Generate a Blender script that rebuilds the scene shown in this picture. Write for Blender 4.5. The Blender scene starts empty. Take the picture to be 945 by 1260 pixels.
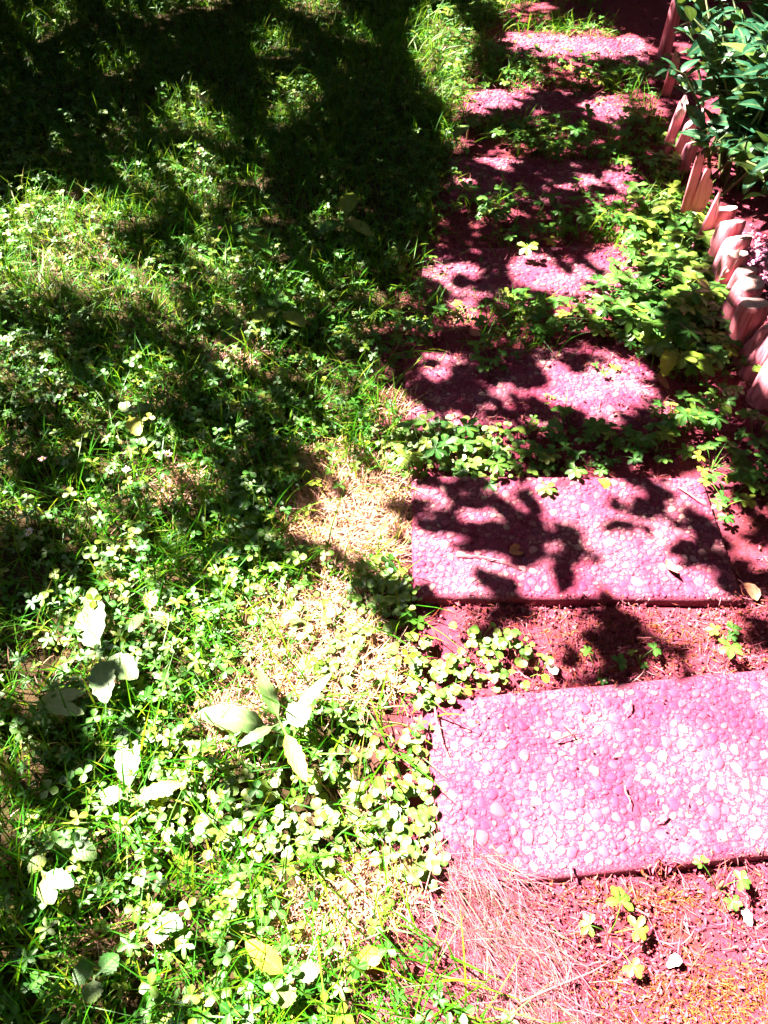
import bpy, math, random
import numpy as np
from mathutils import Vector, Matrix, noise as mnoise

R = math.radians
scene = bpy.context.scene
col = scene.collection

# ------------------------------------------------------------------ camera
cam = bpy.data.cameras.new("camera")
cam.sensor_fit = 'VERTICAL'
cam.sensor_height = 36.0
cam.lens = 27.7
cam.clip_start = 0.02
cam.clip_end = 500.0
cam_o = bpy.data.objects.new("camera", cam)
cam_o.location = (0, 0, 1.35)
cam_o.rotation_euler = (R(40), 0, 0)
col.objects.link(cam_o)
scene.camera = cam_o

# ------------------------------------------------------------------ sky, sun, exposure
SUN_EL = R(52)
sun_h = Vector((-0.88, 0.47)).normalized()
SUN = Vector((sun_h.x * math.cos(SUN_EL), sun_h.y * math.cos(SUN_EL), math.sin(SUN_EL)))
world = bpy.data.worlds.new("World")
scene.world = world
world.use_nodes = True
wn = world.node_tree
sky = wn.nodes.new("ShaderNodeTexSky")
sky.sky_type = 'NISHITA'
sky.sun_disc = False
sky.sun_elevation = SUN_EL
sky.sun_rotation = math.atan2(sun_h.x, sun_h.y)
bgn = wn.nodes["Background"]
bgn.inputs[1].default_value = 0.05
wn.links.new(sky.outputs[0], bgn.inputs[0])
sl = bpy.data.lights.new("sun", 'SUN')
sl.energy = 5.0
sl.angle = R(0.53)
sl.color = (1.0, 0.92, 0.76)
sun_o = bpy.data.objects.new("sun", sl)
sun_o.rotation_euler = SUN.to_track_quat('Z', 'Y').to_euler()
sun_o.location = SUN * 20
col.objects.link(sun_o)
scene.view_settings.view_transform = 'Standard'
scene.view_settings.look = 'None'
scene.view_settings.gamma = 1.0
scene.view_settings.exposure = 3.62
scene.cycles.max_bounces = 6
scene.cycles.diffuse_bounces = 1
scene.cycles.transparent_max_bounces = 4

rng = np.random.default_rng(7)
random.seed(7)

# ------------------------------------------------------------------ measured layout, metres on the ground
# sunlit and shaded patches of the ground: x, y, half width, half depth, share of sun (later ones lie over earlier ones)
LIT = [(-0.001, 1.157, 1.283, 1.775, 0.05), (-0.26, 3.8, 2.15, 1.483, 0.015), (-0.43, 1.31, 0.638, 0.882, 0.26), (-0.871, 2.228, 0.483, 0.409, 0.6),
 (-0.888, 1.638, 0.161, 0.26, 0.55), (-0.674, 2.583, 0.167, 0.225, 0.5), (-0.546, 1.31, 0.367, 0.536, 0.5), (-0.316, 1.741, 0.355, 0.397, 0.36),
 (-0.082, 1.31, 0.213, 0.355, 0.48), (-0.412, 0.856, 0.359, 0.275, 0.62), (-0.196, 0.468, 0.454, 0.473, 0.72), (-0.434, 0.249, 0.234, 0.146, 0.62),
 (0.009, 0.282, 0.326, 0.194, 0.9), (-0.922, 2.228, 0.318, 0.24, 0.95), (-1.099, 2.137, 0.149, 0.208, 0.9), (-0.669, 2.094, 0.147, 0.176, 0.75),
 (-0.984, 1.672, 0.087, 0.16, 0.8), (-0.673, 1.542, 0.042, 0.064, 0.7), (-0.077, 1.121, 0.13, 0.137, 1), (-0.102, 1.31, 0.077, 0.081, 0.9),
 (-0.132, 0.799, 0.239, 0.138, 1), (-0.213, 0.645, 0.179, 0.113, 1), (0.011, 0.568, 0.159, 0.196, 1), (-0.244, 0.524, 0.212, 0.13, 0.95),
 (-0.551, 0.818, 0.096, 0.115, 0.9), (-0.441, 0.553, 0.064, 0.106, 0.95), (-0.477, 1.133, 0.109, 0.121, 0.7), (-0.564, 1.206, 0.075, 0.153, 0.75),
 (-0.375, 0.935, 0.118, 0.083, 0.75), (-0.16, 0.365, 0.209, 0.099, 0.95), (-0.274, 0.249, 0.185, 0.088, 0.9), (-0.028, 0.249, 0.185, 0.098, 1),
 (-0.897, 1.795, 0.077, 0.076, 0.02), (-0.758, 1.589, 0.064, 0.1, 0.02), (-0.769, 1.31, 0.087, 0.1, 0.15), (-0.741, 0.976, 0.094, 0.088, 0.08),
 (-0.739, 0.856, 0.065, 0.08, 0.1), (-0.263, 1.181, 0.139, 0.119, 0.12), (-0.447, 1.421, 0.12, 0.088, 0.2), (-0.383, 1.109, 0.072, 0.071, 0.15),
 (-0.22, 0.998, 0.078, 0.054, 0.1), (-0.004, 0.915, 0.05, 0.044, 0.1), (0.045, 0.846, 0.046, 0.034, 0.05), (-0.583, 0.606, 0.103, 0.051, 0.05),
 (-0.539, 0.489, 0.063, 0.086, 0.05), (-0.619, 0.455, 0.055, 0.07, 0.2), (-0.539, 0.365, 0.052, 0.038, 0.2), (-0.551, 0.227, 0.03, 0.033, 0.2),
 (-0.196, 0.468, 0.034, 0.016, 0.3), (-0.494, 1.741, 0.133, 0.108, 0.15), (-0.117, 1.741, 0.155, 0.142, 0.2), (-0.693, 2.228, 0.102, 0.104, 0.2),
 (-1.038, 1.851, 0.08, 0.079, 0.1), (-0.759, 3.114, 0.141, 0.2, 0.32), (-0.615, 2.978, 0.109, 0.147, 0.36), (-0.344, 3.222, 0.128, 0.222, 0.35),
 (-1.091, 3.578, 0.076, 0.156, 0.3), (-0.461, 3.846, 0.108, 0.208, 0.25), (-1.107, 4.304, 0.157, 0.202, 0.4), (-0.844, 4.382, 0.099, 0.103, 0.9),
 (-0.324, 4.326, 0.149, 0.156, 0.9), (-0.435, 2.697, 0.086, 0.147, 0.25), (-0.158, 3.991, 0.111, 0.198, 0.2), (-1.558, 4.091, 0.151, 0.266, 0.2),
 (-0.439, 2.228, 0.153, 0.14, 0.38), (-0.109, 2.275, 0.103, 0.143, 0.3), (-0.95, 2.978, 0.091, 0.136, 0.25), (0.296, 3.8, 0.136, 0.447, 0.85),
 (0.241, 3.414, 0.083, 0.2, 0.7), (0.65, 4.249, 0.194, 0.164, 0.7), (0.877, 3.846, 0.343, 0.19, 1), (0.686, 3.913, 0.146, 0.136, 1), (0.411, 3.26, 0.129, 0.128, 1),
 (0.324, 3.164, 0.079, 0.086, 1), (0.546, 3.312, 0.072, 0.062, 0.9), (0.887, 3.179, 0.114, 0.125, 1), (0.736, 3.495, 0.203, 0.183, 0.4),
 (1.081, 3.374, 0.099, 0.322, 0.5), (0.617, 2.88, 0.268, 0.141, 0.15), (0.411, 2.739, 0.086, 0.054, 1), (0.277, 2.595, 0.056, 0.05, 0.9),
 (0.432, 2.662, 0.045, 0.035, 0.9), (0.539, 2.617, 0.05, 0.028, 0.9), (0.714, 2.606, 0.106, 0.051, 1), (0.604, 2.545, 0.039, 0.055, 0.9),
 (0.829, 2.668, 0.085, 0.059, 0.9), (0.843, 2.529, 0.082, 0.077, 0.6), (0.843, 2.275, 0.18, 0.294, 0.62), (0.829, 1.889, 0.162, 0.239, 0.66),
 (0.652, 1.814, 0.159, 0.132, 0.6), (0.394, 2.423, 0.134, 0.129, 0.45), (0.583, 3.08, 0.056, 0.196, 0.4), (0.292, 2.912, 0.075, 0.078, 0.5),
 (0.445, 2.072, 0.08, 0.121, 1), (0.547, 2.017, 0.144, 0.076, 1), (0.657, 2.03, 0.072, 0.042, 0.9), (0.726, 2.137, 0.112, 0.063, 1), (0.762, 2.072, 0.073, 0.096, 1),
 (0.553, 2.228, 0.066, 0.028, 0.95), (0.335, 2.205, 0.051, 0.041, 0.9), (0.177, 2.072, 0.08, 0.086, 1), (0.286, 2.059, 0.078, 0.051, 1), (0.225, 1.87, 0.041, 0.107, 1),
 (0.406, 1.844, 0.114, 0.061, 0.6), (0.289, 1.814, 0.091, 0.052, 0.5), (0.165, 1.605, 0.051, 0.062, 1), (0.058, 1.599, 0.032, 0.023, 0.8),
 (0.317, 1.532, 0.087, 0.028, 1), (0.511, 1.504, 0.155, 0.053, 1), (0.635, 1.557, 0.101, 0.084, 1), (0.48, 1.573, 0.095, 0.039, 1), (0.552, 1.45, 0.061, 0.045, 1),
 (0.414, 1.724, 0.055, 0.028, 0.9), (0.547, 1.724, 0.066, 0.028, 0.9), (0.281, 1.471, 0.037, 0.03, 0.9), (0.467, 2.051, 0.073, 0.107, 1),
 (0.066, 1.436, 0.056, 0.041, 0.95), (0.136, 1.421, 0.064, 0.052, 1), (0.229, 1.337, 0.185, 0.096, 0.5), (0.448, 1.364, 0.099, 0.071, 0.4),
 (0.748, 1.638, 0.086, 0.137, 0.5), (0.773, 1.48, 0.082, 0.093, 0.1), (0.895, 1.706, 0.088, 0.144, 0.25), (0.791, 1.392, 0.08, 0.088, 0.35),
 (0.728, 1.421, 0.06, 0.042, 0.9), (0.807, 1.31, 0.068, 0.061, 0.85), (0.894, 1.31, 0.039, 0.084, 0.5), (0.79, 1.181, 0.074, 0.077, 0.8),
 (1.076, 2.262, 0.075, 0.184, 0.95), (1.074, 2.03, 0.07, 0.204, 1), (1.049, 1.749, 0.065, 0.154, 1), (1.115, 2.02, 0.057, 0.142, 1), (1.321, 3.48, 0.059, 0.555, 0.9),
 (1.096, 2.682, 0.061, 0.254, 0.85), (1.02, 1.511, 0.04, 0.149, 0.9), (1.344, 2.608, 0.197, 0.611, 0.85), (1.315, 2.845, 0.139, 0.45, 0.85),
 (1.209, 2.255, 0.145, 0.162, 0.6), (0.124, 0.976, 0.099, 0.063, 1), (0.084, 1.052, 0.049, 0.031, 1), (0.217, 0.959, 0.06, 0.042, 1), (0.203, 1.109, 0.081, 0.033, 0.95),
 (0.161, 1.169, 0.074, 0.029, 0.8), (0.262, 1.075, 0.053, 0.041, 0.9), (0.247, 1.206, 0.065, 0.03, 0.95), (0.337, 1.176, 0.065, 0.032, 1),
 (0.396, 1.138, 0.073, 0.029, 1), (0.431, 1.109, 0.05, 0.024, 0.95), (0.311, 0.966, 0.041, 0.042, 1), (0.422, 1.193, 0.056, 0.023, 0.8), (0.537, 1.211, 0.075, 0.031, 1),
 (0.612, 1.211, 0.093, 0.036, 1), (0.704, 1.206, 0.052, 0.052, 1), (0.497, 1.145, 0.064, 0.029, 0.95), (0.444, 1.046, 0.079, 0.036, 1), (0.548, 0.998, 0.147, 0.07, 1),
 (0.626, 0.998, 0.095, 0.084, 1), (0.674, 1.086, 0.045, 0.118, 1), (0.574, 1.121, 0.045, 0.029, 0.9), (0.529, 1.075, 0.062, 0.046, 0.95), (0.55, 0.925, 0.151, 0.025, 1),
 (0.382, 0.925, 0.034, 0.02, 0.7), (0.214, 1.145, 0.055, 0.022, 0.1), (0.292, 1.019, 0.038, 0.061, 0.05), (0.224, 1.037, 0.053, 0.027, 0.1),
 (0.377, 1.008, 0.038, 0.061, 0.08), (0.335, 1.086, 0.036, 0.018, 0.15), (0.641, 1.114, 0.04, 0.043, 0.05), (0.556, 1.075, 0.028, 0.023, 0.05),
 (0.462, 0.998, 0.024, 0.017, 0.1), (0.632, 1.176, 0.026, 0.03, 0.2), (0.156, 1.086, 0.039, 0.028, 0.1), (0.193, 0.871, 0.099, 0.027, 1), (0.311, 0.833, 0.065, 0.049, 1),
 (0.309, 0.875, 0.082, 0.024, 1), (0.435, 0.827, 0.039, 0.046, 1), (0.573, 0.879, 0.099, 0.022, 1), (0.525, 0.846, 0.065, 0.019, 0.9), (0.599, 0.818, 0.048, 0.027, 1),
 (0.545, 0.79, 0.048, 0.026, 1), (0.701, 0.837, 0.073, 0.079, 1), (0.782, 0.998, 0.048, 0.078, 1), (0.752, 1.109, 0.054, 0.085, 0.95), (0.712, 0.998, 0.048, 0.049, 0.05),
 (0.495, 0.818, 0.023, 0.017, 0.1), (0.246, 0.827, 0.015, 0.024, 0.1), (0.143, 0.865, 0.026, 0.027, 0.15), (0.277, 0.885, 0.033, 0.018, 0.1),
 (0.388, 0.76, 0.031, 0.014, 0.1), (0.762, 0.904, 0.033, 0.029, 0.3), (0.184, 0.755, 0.11, 0.05, 1), (0.074, 0.728, 0.108, 0.069, 1), (0.378, 0.524, 0.367, 0.198, 1),
 (0.698, 0.694, 0.122, 0.07, 1), (0.354, 0.249, 0.369, 0.122, 1), (0.21, 0.282, 0.2, 0.125, 1), (0.463, 0.196, 0.359, 0.139, 1), (0.604, 0.524, 0.212, 0.18, 1)]
# edging logs: x, y, radius, height, r = round log / s = split stake
LOGS = [(1.213, 3.716, 0.03, 0.22, 'r'), (1.135, 3.324, 0.026, 0.14, 's'), (1.003, 2.791, 0.024, 0.17, 's'), (1.035, 2.762, 0.028, 0.15, 's'), (1.043, 2.693, 0.026, 0.11, 'r'),
 (0.944, 2.308, 0.02, 0.21, 's'), (0.978, 2.327, 0.032, 0.17, 's'), (0.951, 2.164, 0.02, 0.18, 's'), (0.997, 2.182, 0.038, 0.15, 'r'), (0.985, 2.083, 0.041, 0.16, 'r'),
 (0.976, 1.956, 0.038, 0.14, 'r'), (0.963, 1.771, 0.036, 0.13, 'r'), (0.961, 1.652, 0.04, 0.14, 'r'), (0.989, 2.18, 0.03, 0.12, 'r'), (0.973, 1.993, 0.04, 0.16, 'r'),
 (0.962, 1.931, 0.022, 0.12, 's'), (0.985, 1.9, 0.034, 0.12, 'r'), (0.939, 1.786, 0.042, 0.15, 'r'), (0.95, 1.704, 0.044, 0.15, 'r'), (0.965, 1.609, 0.042, 0.14, 'r'),
 (0.954, 1.499, 0.042, 0.14, 'r'), (0.959, 1.382, 0.042, 0.14, 'r')]
# leafy plants: x, y, reach, leaves
VERGE = [(0.917, 2.373, 0.07, 9), (0.796, 2.299, 0.06, 8), (0.985, 2.228, 0.07, 8), (0.88, 2.16, 0.08, 10), (0.767, 2.094, 0.06, 8), (0.864, 1.989, 0.08, 10),
 (0.744, 1.928, 0.07, 9), (0.64, 1.87, 0.06, 8), (0.9, 1.851, 0.07, 9), (0.79, 1.724, 0.07, 8), (0.657, 1.724, 0.06, 7), (0.873, 2.413, 0.07, 9),
 (0.933, 2.275, 0.08, 10), (0.802, 2.205, 0.07, 9), (0.914, 2.094, 0.08, 11), (0.79, 2.03, 0.06, 8), (0.918, 1.948, 0.075, 10), (0.79, 1.87, 0.08, 11),
 (0.675, 1.814, 0.07, 10), (0.84, 1.795, 0.08, 10), (0.592, 1.795, 0.055, 8), (0.914, 1.777, 0.07, 8), (0.723, 1.724, 0.08, 9), (0.802, 1.638, 0.07, 8),
 (0.519, 1.832, 0.05, 7), (0.407, 1.851, 0.05, 7), (0.33, 1.889, 0.04, 6), (0.57, 1.605, 0.03, 4), (0.419, 1.495, 0.022, 3), (0.885, 2.88, 0.07, 8),
 (0.928, 2.668, 0.06, 8), (0.783, 2.727, 0.05, 6), (0.691, 2.978, 0.06, 7), (0.539, 2.978, 0.05, 7), (0.576, 3.578, 0.06, 8), (0.817, 3.374, 0.06, 8),
 (1.032, 3.454, 0.06, 7), (0.393, 3.665, 0.08, 10), (0.331, 4.091, 0.08, 9), (0.49, 4.196, 0.07, 8), (0.721, 1.436, 0.045, 6), (0.768, 1.421, 0.05, 7),
 (0.768, 1.27, 0.055, 7), (0.836, 1.244, 0.05, 7), (0.765, 1.157, 0.05, 6), (0.907, 1.35, 0.06, 7), (0.431, 1.378, 0.05, 7), (0.554, 1.35, 0.05, 7),
 (0.642, 1.35, 0.045, 6), (0.674, 2.502, 0.04, 5), (0.363, 2.373, 0.05, 7), (0.456, 2.502, 0.04, 6), (0.855, 1.181, 0.05, 6), (0.824, 1.48, 0.05, 6)]
SEED = [(0.345, 0.282, 0.05, 4), (0.535, 0.35, 0.036, 3), (0.66, 0.799, 0.045, 4), (0.407, 0.728, 0.03, 3), (0.489, 0.755, 0.03, 3)]
# broad-leaved weeds: x, y, [(direction, length, width)]
WEEDS = [(-0.176, 0.591, [(2.901, 0.156, 0.05), (2.011, 0.12, 0.026), (0.84, 0.123, 0.022), (0.594, 0.058, 0.05), (-1.134, 0.117, 0.028), (-2.575, 0.079, 0.02)]),
 (-0.525, 0.737, [(2.174, 0.116, 0.046), (1.914, 0.156, 0.04), (-0.6, 0.097, 0.05), (-1.218, 0.113, 0.045)]),
 (-0.419, 0.468, [(1.803, 0.128, 0.042), (0.27, 0.088, 0.026), (2.934, 0.047, 0.03)]), (-0.639, 0.645, [(0.175, 0.1, 0.03), (-0.259, 0.117, 0.03)]),
 (-0.133, 0.212, [(2.534, 0.084, 0.03), (0.373, 0.044, 0.026), (-1.817, 0.036, 0.03)]),
 (-0.436, 2.205, [(2.367, 0.061, 0.05), (0.293, 0.068, 0.04), (-0.979, 0.19, 0.04)]),
 (-0.122, 2.275, [(1.487, 0.172, 0.06), (-2.342, 0.103, 0.05), (-0.887, 0.125, 0.045)]),
 (-0.289, 1.814, [(1.77, 0.073, 0.06), (-0.886, 0.121, 0.05), (-2.209, 0.095, 0.045)]),
 (-0.612, 1.392, [(1.982, 0.06, 0.035), (-1.052, 0.083, 0.04), (0.206, 0.055, 0.03)]),
 (-0.458, 0.837, [(1.618, 0.048, 0.026), (-0.496, 0.058, 0.022), (-1.952, 0.059, 0.022)]),
 (-0.531, 0.358, [(2.354, 0.032, 0.03), (-0.945, 0.06, 0.03), (-0.4, 0.066, 0.028)]),
 (-0.496, 0.402, [(0.945, 0.028, 0.022), (2.946, 0.019, 0.03), (-0.521, 0.055, 0.03)]),
 (0.748, 1.638, [(2.494, 0.078, 0.05), (0.444, 0.07, 0.05), (-1.119, 0.146, 0.05), (-1.993, 0.144, 0.04)]), (0.309, 2.945, [(0.697, 0.051, 0.07), (-1.974, 0.14, 0.05)]),
 (-0.414, 0.217, [(2.852, 0.038, 0.035), (0.793, 0.037, 0.03), (-1.444, 0.035, 0.03)]),
 (-0.337, 0.294, [(-1.458, 0.034, 0.035), (2.329, 0.022, 0.025), (-0.414, 0.044, 0.025)])]
DAISIES = [(-0.773, 1.231), (-0.588, 1.206), (-0.498, 1.252), (-0.42, 2.686), (-0.697, 3.186), (-0.572, 2.398), (-0.744, 1.019), (-0.961, 2.449)]
STRAW = [(-0.08, 1.121, 0.136, 0.146, 1), (-0.138, 1.27, 0.067, 0.065, 0.7), (-0.142, 0.837, 0.13, 0.095, 1), (-0.051, 0.737, 0.086, 0.078, 1), (-0.202, 0.694, 0.092, 0.05, 0.8),
 (-0.045, 0.468, 0.041, 0.027, 0.7), (-0.258, 0.645, 0.075, 0.065, 0.7), (-0.961, 2.182, 0.126, 0.117, 0.35), (-0.003, 0.352, 0.078, 0.036, 1),
 (-0.104, 0.294, 0.076, 0.046, 0.8), (0.077, 1.48, 0.082, 0.042, 0.8), (0.222, 1.832, 0.05, 0.06, 0.8), (-1.015, 2.502, 0.054, 0.066, 0.8),
 (-0.408, 1.672, 0.065, 0.068, 0.6), (-0.402, 0.271, 0.05, 0.029, 0.7), (-0.49, 1.206, 0.056, 0.076, 0.5)]
ROUND = [(0.184, 0.755, 0.11, 0.053, 1), (0.012, 0.711, 0.138, 0.102, 1), (-0.032, 0.51, 0.126, 0.157, 1), (0.01, 0.402, 0.08, 0.051, 0.9), (-0.118, 0.856, 0.131, 0.077, 0.6),
 (0.012, 0.895, 0.066, 0.049, 1), (0.17, 1.323, 0.175, 0.095, 1), (0.324, 1.31, 0.116, 0.081, 0.8), (-0.227, 0.496, 0.153, 0.113, 0.6), (0.099, 0.614, 0.021, 0.094, 1),
 (0.09, 0.468, 0.019, 0.068, 1)]
TWIGS = [((0.45, 0.658), (0.433, 0.633)), ((0.408, 0.503), (0.409, 0.464)), ((0.151, 0.987), (0.284, 0.951)), ((0.297, 0.377), (0.294, 0.35)), ((0.092, 0.645), (0.109, 0.56)),
 ((0.301, 0.583), (0.347, 0.595)), ((0.468, 0.455), (0.445, 0.444)), ((0.661, 1.181), (0.715, 1.121)), ((0.655, 1.046), (0.729, 0.935)), ((0.2, 0.191), (0.354, 0.249)),
 ((0.491, 0.799), (0.6, 0.79)), ((0.32, 0.614), (0.337, 0.586))]
PETALS = [(0.579, 0.358), (0.555, 0.314), (0.444, 0.249), (0.326, 0.72)]
FALLEN = [(0.753, 0.885), (0.687, 1.557), (0.49, 1.206), (0.25, 1.35), (-0.003, 0.249), (-0.673, 2.757), (0.263, 0.998), (0.587, 0.976), (0.072, 1.741), (0.261, 1.741)]
# slabs: centre x, y, turn in degrees, width, depth, top height
SLABS = [(0.412, 0.536, 5.8, .665, .332, .020), (0.393, 1.052, -.5, .67, .34, .026), (0.386, 1.55, 3.0, .67, .32, .008),
         (0.443, 2.045, 1.0, .67, .32, .007), (0.555, 2.62, -2.0, .67, .33, .007), (0.645, 3.19, -5.0, .67, .33, .007), (0.825, 3.79, -8.0, .67, .33, .007)]

# ------------------------------------------------------------------ helpers
def vnoise(x, y, seed=0):
    x = np.asarray(x, float); y = np.asarray(y, float)
    xi = np.floor(x).astype(np.int64); yi = np.floor(y).astype(np.int64)
    fx = x - xi; fy = y - yi
    fx = fx * fx * (3 - 2 * fx); fy = fy * fy * (3 - 2 * fy)
    def h(a, b):
        n = (a * 374761393 + b * 668265263 + seed * 1442695041) & 0xFFFFFFFF
        n = ((n ^ (n >> 13)) * 1274126177) & 0xFFFFFFFF
        return ((n ^ (n >> 16)) & 0xFFFF) / 65535.0
    return (h(xi, yi) * (1 - fx) + h(xi + 1, yi) * fx) * (1 - fy) + (h(xi, yi + 1) * (1 - fx) + h(xi + 1, yi + 1) * fx) * fy

def fbm(x, y, seed=0):
    return .55 * vnoise(x, y, seed) + .3 * vnoise(2.1 * x + 7, 2.1 * y, seed + 1) + .15 * vnoise(4.3 * x, 4.3 * y + 3, seed + 2)

def patches(lst, x, y, start=0.0, soft=.3):
    v = np.full(np.shape(x), start)
    for cx, cy, rx, ry, lv in lst:
        d = np.sqrt(((x - cx) / rx) ** 2 + ((y - cy) / ry) ** 2)
        w = np.clip((1 + soft / 2 - d) / soft, 0, 1)
        v = v * (1 - w) + lv * w
    return v

def cover(lst, x, y):
    v = np.zeros(np.shape(x))
    for cx, cy, rx, ry, lv in lst:
        d = np.sqrt(((x - cx) / rx) ** 2 + ((y - cy) / ry) ** 2)
        v = np.maximum(v, lv * np.clip((1.25 - d) / .5, 0, 1))
    return v

PLX = np.array([.16, .105, .08, .065, .05, .03, .06, .12, .25, .36, .50, .80, 1.1])
PLY = np.array([.10, .30, .45, .65, 1.0, 1.4, 1.7, 2.1, 2.7, 3.3, 3.9, 5.0, 6.0])
def path_left(y): return np.interp(y, PLY, PLX)

def slab_mask(x, y, grow=0.0):
    m = np.zeros(np.shape(x), bool)
    for cx, cy, a, w, d, z in SLABS:
        c, s = math.cos(R(a)), math.sin(R(a))
        u = (x - cx) * c + (y - cy) * s; v = -(x - cx) * s + (y - cy) * c
        m |= (abs(u) < w / 2 + grow) & (abs(v) < d / 2 + grow)
    return m

def tag(o, label, cat, group=None, kind=None):
    o["label"] = label
    o["category"] = cat
    if group: o["group"] = group
    if kind: o["kind"] = kind
    return o

def empty(name, loc, rz=0.0):
    o = bpy.data.objects.new(name, None)
    o.empty_display_size = .05
    o.location = loc
    o.rotation_euler = (0, 0, rz)
    col.objects.link(o)
    return o

def mesh_obj(name, me, parent=None, loc=(0, 0, 0), rot=(0, 0, 0), sc=1.0):
    o = bpy.data.objects.new(name, me)
    col.objects.link(o)
    if parent: o.parent = parent
    o.location = loc
    o.rotation_euler = rot
    o.scale = (sc, sc, sc) if isinstance(sc, (int, float)) else sc
    return o

def build_mesh(name, V, Q, mat, rnd=None, lv=None, smooth=True):
    """V (n,3), Q (m,4) quads (repeat a corner for a triangle)."""
    V = np.asarray(V, np.float32); Q = np.asarray(Q, np.int32)
    me = bpy.data.meshes.new(name)
    me.vertices.add(len(V)); me.vertices.foreach_set("co", V.ravel())
    tri = Q[:, 3] == Q[:, 2]
    cnt = np.where(tri, 3, 4)
    st = np.concatenate([[0], np.cumsum(cnt)[:-1]])
    keep = np.ones(Q.shape, bool); keep[tri, 3] = False
    li = Q[keep]
    me.loops.add(len(li)); me.loops.foreach_set("vertex_index", li.astype(np.int32))
    me.polygons.add(len(Q)); me.polygons.foreach_set("loop_start", st.astype(np.int32))
    me.polygons.foreach_set("loop_total", cnt.astype(np.int32))
    if smooth: me.polygons.foreach_set("use_smooth", np.ones(len(Q), bool))
    if rnd is not None:
        a = me.attributes.new("rnd", 'FLOAT', 'POINT'); a.data.foreach_set("value", np.asarray(rnd, np.float32))
    if lv is not None:
        a = me.attributes.new("lv", 'FLOAT_VECTOR', 'POINT'); a.data.foreach_set("vector", np.asarray(lv, np.float32).ravel())
    me.update(calc_edges=True)
    me.materials.append(mat)
    return me

class Shape:
    def __init__(s): s.V = []; s.Q = []; s.L = []
    def add(s, V, Q, L=None):
        o = len(s.V); s.V += [tuple(v) for v in V]
        s.Q += [tuple(i + o for i in q) for q in Q]
        s.L += L if L is not None else [(.5, .5, 0)] * len(V)
    def arr(s): return np.array(s.V, np.float32), np.array(s.Q, np.int32), np.array(s.L, np.float32)
    def mesh(s, name, mat, smooth=True):
        V, Q, L = s.arr()
        return build_mesh(name, V, Q, mat, np.zeros(len(V)), L, smooth)
    def moved(s, M):
        t = Shape(); t.V = [tuple(M @ Vector(v)) for v in s.V]; t.Q = list(s.Q); t.L = list(s.L); return t
    def join(s, t): s.add(t.V, t.Q, t.L); return s

def blade(length, width, prof, arch=0.0, fold=0.15, n=6, twist=0.0, wave=0.0, teeth=0.0, seed=0):
    """leaf along +x; prof(t) -> half width share; arch > 0 droops the tip."""
    rr = random.Random(seed)
    s = Shape(); V = []; L = []; Q = []
    ph = rr.uniform(0, 6)
    for i in range(n + 1):
        t = i / n
        w = prof(t) * width / 2
        if teeth and 0 < i < n: w *= 1 + teeth * (1 if i % 2 else -1) * rr.uniform(.5, 1)
        z = -arch * length * t * t + wave * length * math.sin(ph + 5 * t)
        x = length * t * (1 - .25 * abs(arch) * t)
        zf = fold * w
        tw = twist * t
        wob = wave * width * math.sin(ph * 2 + 9 * t)
        V += [(x, w * math.cos(tw), z + zf + w * math.sin(tw) + wob), (x, 0, z), (x, -w * math.cos(tw), z + zf - w * math.sin(tw) - wob)]
        L += [(t, 1, 0), (t, 0, 0), (t, 1, 0)]
    for i in range(n):
        a = i * 3
        Q += [(a, a + 1, a + 4, a + 3), (a + 1, a + 2, a + 5, a + 4)]
    s.add(V, Q, L)
    return s

def ribbon(length, width, prof, arch=0.0, n=3, twist=0.0, wave=0.0, seed=0):
    """narrow blade, two points a ring"""
    rr = random.Random(seed); s = Shape(); V = []; L = []; ph = rr.uniform(0, 6)
    for i in range(n + 1):
        t = i / n; w = prof(t) * width / 2; tw = twist * t
        x = length * t * (1 - .25 * abs(arch) * t); z = -arch * length * t * t + wave * length * math.sin(ph + 5 * t)
        V += [(x, w * math.cos(tw), z + w * math.sin(tw)), (x, -w * math.cos(tw), z - w * math.sin(tw))]; L += [(t, .7, 0)] * 2
    s.add(V, [(2 * i, 2 * i + 1, 2 * i + 3, 2 * i + 2) for i in range(n)], L)
    return s

def small_leaf(length, width, droop=.2, fold=.3):
    s = Shape(); w = width / 2
    s.add([(0, 0, 0), (length * .32, w, fold * w), (length * .74, w * .8, fold * w - droop * length * .5), (length, 0, -droop * length), (length * .74, -w * .8, fold * w - droop * length * .5), (length * .32, -w, fold * w)],
          [(0, 3, 2, 1), (0, 5, 4, 3)], [(0, 0, 0), (.3, 1, 0), (.7, 1, 0), (1, 0, 0), (.7, 1, 0), (.3, 1, 0)])
    return s

def tube(pts, radii, n=6, cap=True):
    s = Shape(); V = []; Q = []
    pts = [Vector(p) for p in pts]
    for i, p in enumerate(pts):
        d = (pts[min(i + 1, len(pts) - 1)] - pts[max(i - 1, 0)]).normalized()
        a = d.orthogonal().normalized(); b = d.cross(a)
        if i:
            a = (pa - d * pa.dot(d)).normalized(); b = d.cross(a)
        pa = a
        for k in range(n):
            t = 2 * math.pi * k / n
            V.append(p + (a * math.cos(t) + b * math.sin(t)) * radii[i])
    for i in range(len(pts) - 1):
        for k in range(n):
            k2 = (k + 1) % n
            Q.append((i * n + k, i * n + k2, (i + 1) * n + k2, (i + 1) * n + k))
    if cap:
        V.append(pts[-1]); c = len(V) - 1; b0 = (len(pts) - 1) * n
        for k in range(n): Q.append((b0 + k, b0 + (k + 1) % n, c, c))
    s.add(V, Q)
    return s

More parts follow.
